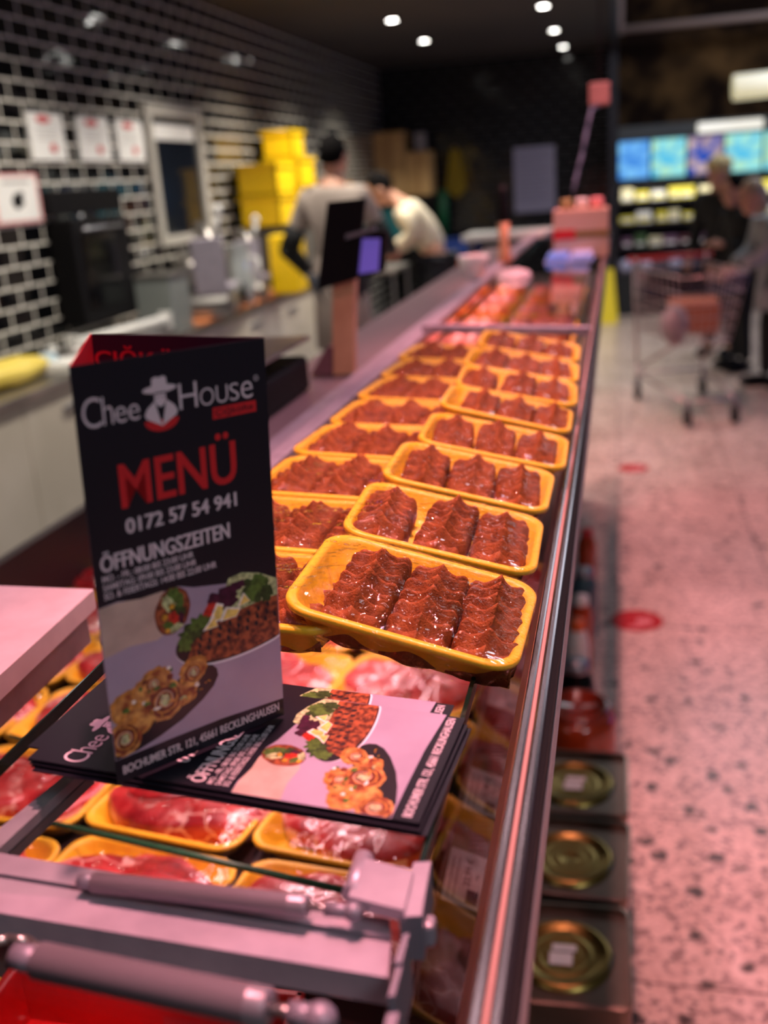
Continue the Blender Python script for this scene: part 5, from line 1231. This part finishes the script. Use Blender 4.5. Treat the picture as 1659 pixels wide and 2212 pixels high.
def person(label, loc, J, face, hair, top, pants, shoes=M_BLACK, top_names=None, sleeve=None, coat=0.0, hairlen=0.0, extra=None, facecol=M_SKIN, topr=1.18, hat=None):
    """J joints in metres relative to loc; face = unit vector the head looks along"""
    t = thing('person', label, 'person', loc)
    J = {k: Vector(v) for k, v in J.items()}
    m0 = chain_mesh(J, BN, {n: rad_of(n) for n in BN}, BE)
    bm = nb(); bm.from_mesh(m0); bpy.data.meshes.remove(m0)
    f = Vector(face).normalized(); up = (J['skull'] - J['neck']).normalized(); side = f.cross(up).normalized(); up = side.cross(f)
    Rm = Matrix((side, f, up)).transposed(); hc = J['skull'] + up*0.05 + f*0.012
    ball(bm, hc, (0.075, 0.095, 0.115), 24, 18, rot=Rm); ball(bm, hc - up*0.06 + f*0.03, (0.055, 0.06, 0.06), 16, 12, rot=Rm)      # skull and jaw
    ball(bm, hc + f*0.098 - up*0.015, (0.013, 0.02, 0.024), 10, 8, rot=Rm)                                                         # nose
    ball(bm, hc + f*0.082 - up*0.062, (0.024, 0.012, 0.009), 10, 6, rot=Rm)                                                       # lips
    for s in (-1, 1): ball(bm, hc + side*s*0.076 - up*0.015, (0.010, 0.022, 0.032), 10, 8, rot=Rm)                               # ears
    for s in 'LR':                                                                                                              # hands: palm, four fingers, thumb
        w, e = J['wr' + s], J['el' + s]; d = (w - e).normalized(); n = d.cross(Vector((0, 0, 1)));
        n = n.normalized() if n.length > 0.1 else side; b = d.cross(n)
        tube(bm, w, w + d*0.085, 0.024, 0.032, 10)
        for i in range(4):
            o_ = n*(0.027 - 0.018*i); L_ = (0.066, 0.075, 0.070, 0.055)[i]; p0 = w + d*0.08 + o_; p1 = p0 + (d + b*0.35).normalized()*L_*0.55; p2 = p1 + (d*0.5 + b).normalized()*L_*0.5
            tube(bm, p0, p1, 0.0095, 0.009, 8); tube(bm, p1, p2, 0.009, 0.007, 8)
        tube(bm, w + d*0.03 + n*0.024, w + d*0.075 + n*0.055 + b*0.02, 0.011, 0.009, 8)
    me = bpy.data.meshes.new('body'); bm.to_mesh(me); bm.free(); me.materials.append(facecol)
    o = bpy.data.objects.new('body', me); C.objects.link(o); o.parent = t
    rm = o.modifiers.new('r', 'REMESH'); rm.mode = 'VOXEL'; rm.voxel_size = 0.0065; rm.use_smooth_shade = True
    dg = bpy.context.evaluated_depsgraph_get(); mb = bpy.data.meshes.new_from_object(o.evaluated_get(dg)); o.modifiers.clear(); o.data = mb
    if not mb.materials: mb.materials.append(facecol)
    bk = nb(); bk.from_mesh(mb); seen = set(); bk.verts.ensure_lookup_table()      # drop loose crumbs left by the remesh
    for v0 in bk.verts:
        if v0 in seen: continue
        st = [v0]; seen.add(v0); isl = [v0]
        while st:
            for e_ in st.pop().link_edges:
                for q_ in e_.verts:
                    if q_ not in seen: seen.add(q_); st.append(q_); isl.append(q_)
        if len(isl) < 400:
            for q_ in isl: q_.tag = True
    bmesh.ops.delete(bk, geom=[v for v in bk.verts if v.tag], context='VERTS'); bk.to_mesh(mb); bk.free()
    # hair
    bm = nb(); ball(bm, hc - f*0.018 + up*0.022, (0.083, 0.094, 0.108), 22, 14, nz=0.05, rot=Rm)
    if hairlen: ball(bm, hc - f*0.035 - up*0.05, (0.08, 0.07, 0.09), 16, 12, nz=0.08, rot=Rm)
    obj('hair', bm, hair, t)
    bm = nb()
    for s in (-1, 1): ball(bm, hc + side*s*0.03 + f*0.088 + up*0.008, (0.012, 0.007, 0.006), 8, 6, rot=Rm)
    obj('eyes', bm, M_BLACK, t)
    # top
    def grow(names, edges, k, extra_j=None, name='top', mt=top):
        m = chain_mesh(J if not extra_j else {**J, **extra_j}, names, {n: tuple(x*k for x in rad_of(n)) if isinstance(rad_of(n), tuple) else rad_of(n)*k + 0.006 for n in names}, edges)
        o = bpy.data.objects.new(name, m); m.materials.append(mt); C.objects.link(o); o.parent = t; return o
    tn = ['pelvis', 'spine', 'chest'] + [a + s for s in 'LR' for a in ('sh', 'el')]; te = [('pelvis', 'spine'), ('spine', 'chest')] + [e for s in 'LR' for e in (('chest', 'sh' + s), ('sh' + s, 'el' + s))]
    ext = {}
    for s in 'LR':
        ext['wr' + s] = J['el' + s].lerp(J['wr' + s], 0.86)
    tn += ['wrL', 'wrR', 'neck']; te += [('elL', 'wrL'), ('elR', 'wrR'), ('chest', 'neck')]; ext['neck'] = J['chest'].lerp(J['neck'], 0.72)
    BRs = dict(BR); BR['wr'] = 0.036; BR['neck'] = 0.075
    grow(tn, te, topr, ext, 'jacket' if coat else 'shirt')
    BR['wr'] = BRs['wr']; BR['neck'] = BRs['neck']
    if coat:   # skirt of the coat
        bm = nb(); p = J['pelvis']; lathe(bm, [(0.15, 0.12), (0.17, 0.0), (0.19, -coat), (0.175, -coat), (0.14, 0.1)], c=p, seg=24)
        for v in bm.verts: v.co.y = p.y + (v.co.y - p.y)*0.8
        obj('coat_skirt', bm, top, t)
    pn = ['pelvis'] + [a + s for s in 'LR' for a in ('hip', 'kn', 'an')]
    grow(pn, [e for s in 'LR' for e in (('pelvis', 'hip' + s), ('hip' + s, 'kn' + s), ('kn' + s, 'an' + s))], 1.12, None, 'trousers', pants)
    for s in 'LR':
        a, b = J['an' + s], J['to' + s]; d = (b - a); d.z = 0; d = d.normalized() if d.length > 0.01 else f
        q = Matrix((d.cross(Vector((0, 0, 1))), d, Vector((0, 0, 1)))).transposed()
        bm = nb(); ball(bm, Vector((a.x, a.y, 0.045)) + d*0.07, (0.045, 0.135, 0.045), 16, 10, rot=q); obj('shoe', bm, shoes, t)
    if hat:
        bm = nb(); ball(bm, hc + up*0.06 - f*0.005, (0.098, 0.112, 0.075), 20, 12, nz=0.06, rot=Rm); obj('hat', bm, hat, t)
    if extra: extra(t, J, f, side, up)
    return t

def pose(h=1.74, lean=(0, 0, 0), pel=(0, 0), fdir=(0, 1), arms=None, knees=0.0, step=0.0, headf=0.0, hunch=0.0):
    """standing figure, pelvis above the origin, facing fdir; lean = horizontal offset of the shoulders (forward, side, drop)"""
    F = Vector((fdir[0], fdir[1], 0)).normalized(); S = Vector((F.y, -F.x, 0)); k = h / 1.74
    P = lambda f, s, z: F*f*k + S*s*k + Vector((0, 0, z*k))
    lf, ls, dr = lean
    J = dict(pelvis=P(0, 0, 0.96), spine=P(lf*0.4, ls*0.4, 1.16 - dr*0.25), chest=P(lf, ls, 1.38 - dr), neck=P(lf*1.18 + 0.01 + headf*0.4, ls*1.15, 1.51 - dr*1.1), skull=P(lf*1.3 + 0.03 + headf, ls*1.25, 1.60 - dr*1.25))
    for s, g in (('L', -1), ('R', 1)):
        J['sh' + s] = P(lf + 0.0, ls + g*0.185, 1.42 - dr)
        a = (arms or {}).get(s, ((0.02, g*0.25, 1.13), (0.12, g*0.25, 0.90)))
        J['el' + s] = P(*a[0]); J['wr' + s] = P(*a[1])
        J['hip' + s] = P(0, g*0.09, 0.90); J['kn' + s] = P(0.03 + g*step*0.5, g*0.1, 0.50); J['an' + s] = P(-0.01 + g*step, g*0.1, 0.09); J['to' + s] = P(0.13 + g*step, g*0.11, 0.04)
    return J
M_HAIRB = mat('hair_black', lin(12, 9, 9), 0.9, spec=0.1); M_HAIRG = mat('hair_greyblond', lin(176, 150, 120), 0.6)
M_VEST = mat('vest_greybeige', lin(172, 156, 146), 0.85); M_NAVY = mat('navy_cloth', lin(14, 16, 30), 0.8); M_CREAM = mat('cream_knit', lin(226, 212, 184), 0.9)
M_DKCLOTH = mat('dark_cloth', lin(12, 12, 14), 0.8); M_GREYCOAT = noisy(mat('coat_grey', lin(108, 112, 118), 0.85), lin(140, 146, 152), lin(164, 164, 166), 20)
def worker_extra(t, J, f, side, up):
    m = None
    for s in 'LR':                                                    # black sleeves pushed over the elbows
        bm = nb(); tube(bm, J['sh' + s].lerp(J['el' + s], 0.55), J['el' + s], 0.062, 0.062, 16); ball(bm, J['el' + s], (0.062,)*3, 14, 10); tube(bm, J['el' + s], J['wr' + s], 0.06, 0.045, 16)
        obj('black_sleeve', bm, M_DKCLOTH, t)
person('person seen from behind in a long grey-beige coat with black sleeves, dark hair', (-1.68, 6.25, 0.15),
       pose(1.76, fdir=(0.25, 1), arms={'L': ((-0.03, -0.33, 1.12), (0.12, -0.30, 0.98)), 'R': ((0.12, 0.26, 1.14), (0.32, 0.20, 1.08))}), (0.35, 1, -0.05), M_HAIRB, M_VEST, M_NAVY, coat=0.45, extra=worker_extra, topr=1.22)
person('person in a cream sweater and dark trousers bending over the back table', (-1.33, 7.85, 0.15),
       pose(1.70, lean=(0.20, 0.0, 0.12), fdir=(-1, -0.1), headf=0.09, arms={'L': ((0.16, -0.2, 1.14), (0.36, -0.10, 1.02)), 'R': ((0.14, 0.2, 1.12), (0.36, 0.10, 1.0))}), (-1, -0.15, -0.75), M_HAIRB, M_CREAM, M_NAVY, topr=1.3)
t = thing('work_table', 'dark work table in front of the cream-sweatered person', 'table', (-1.85, 7.95, 0.15))
bm = nb(); box(bm, -0.2, 0.22, -0.3, 0.3, 0.84, 0.87, bev=0.004); obj('table_top', bm, M_STEEL, t)
for a in (-0.18, 0.19):
    for b in (-0.28, 0.26): bm = nb(); box(bm, a, a+0.02, b, b+0.02, 0, 0.84); obj('leg', bm, M_ALUD, t)
person('person in a grey coat with grey-blond hair pushing the shopping trolley', (1.15, 7.9, 0),
       pose(1.52, lean=(0.12, 0.0, 0.07), fdir=(-1, -0.25), headf=0.06, step=0.07, arms={'L': ((0.22, -0.20, 1.12), (0.42, -0.12, 1.02)), 'R': ((0.18, 0.2, 1.12), (0.40, 0.12, 1.02))}), (-1, -0.5, -0.25), M_HAIRG, M_GREYCOAT, M_DKCLOTH, coat=0.26, hairlen=1, topr=1.35)
def phone(t, J, f, side, up):
    bm = nb(); c = J['wrL'] + (J['wrL'] - J['elL']).normalized()*0.09; box(bm, c.x-0.03, c.x+0.03, c.y-0.006, c.y+0.006, c.z-0.01, c.z+0.11, bev=0.004); obj('held_leaflet', bm, M_WHITE, t)
person('dark-haired person in a black coat behind the grey-coated customer', (0.96, 8.6, 0),
       pose(1.52, lean=(0.05, 0, 0.04), fdir=(-1, -0.35), arms={'L': ((0.08, -0.22, 1.12), (0.26, -0.14, 1.16)), 'R': ((0.1, 0.22, 1.12), (0.2, 0.2, 0.95))}), (-1, -0.6, -0.3), M_HAIRB, M_DKCLOTH, M_DKCLOTH, coat=0.3, topr=1.3)
person('person with pale blond hat and dark jacket, farthest of the three customers', (0.86, 9.3, 0),
       pose(1.62, lean=(0.03, 0, 0.0), fdir=(-0.7, -1)), (-1, -0.7, -0.15), mat('hair_blond', lin(206, 180, 120), 0.6), M_DKCLOTH, M_DKCLOTH, coat=0.3, topr=1.3, hat=mat('hat_blond', lin(200, 178, 124), 0.8))
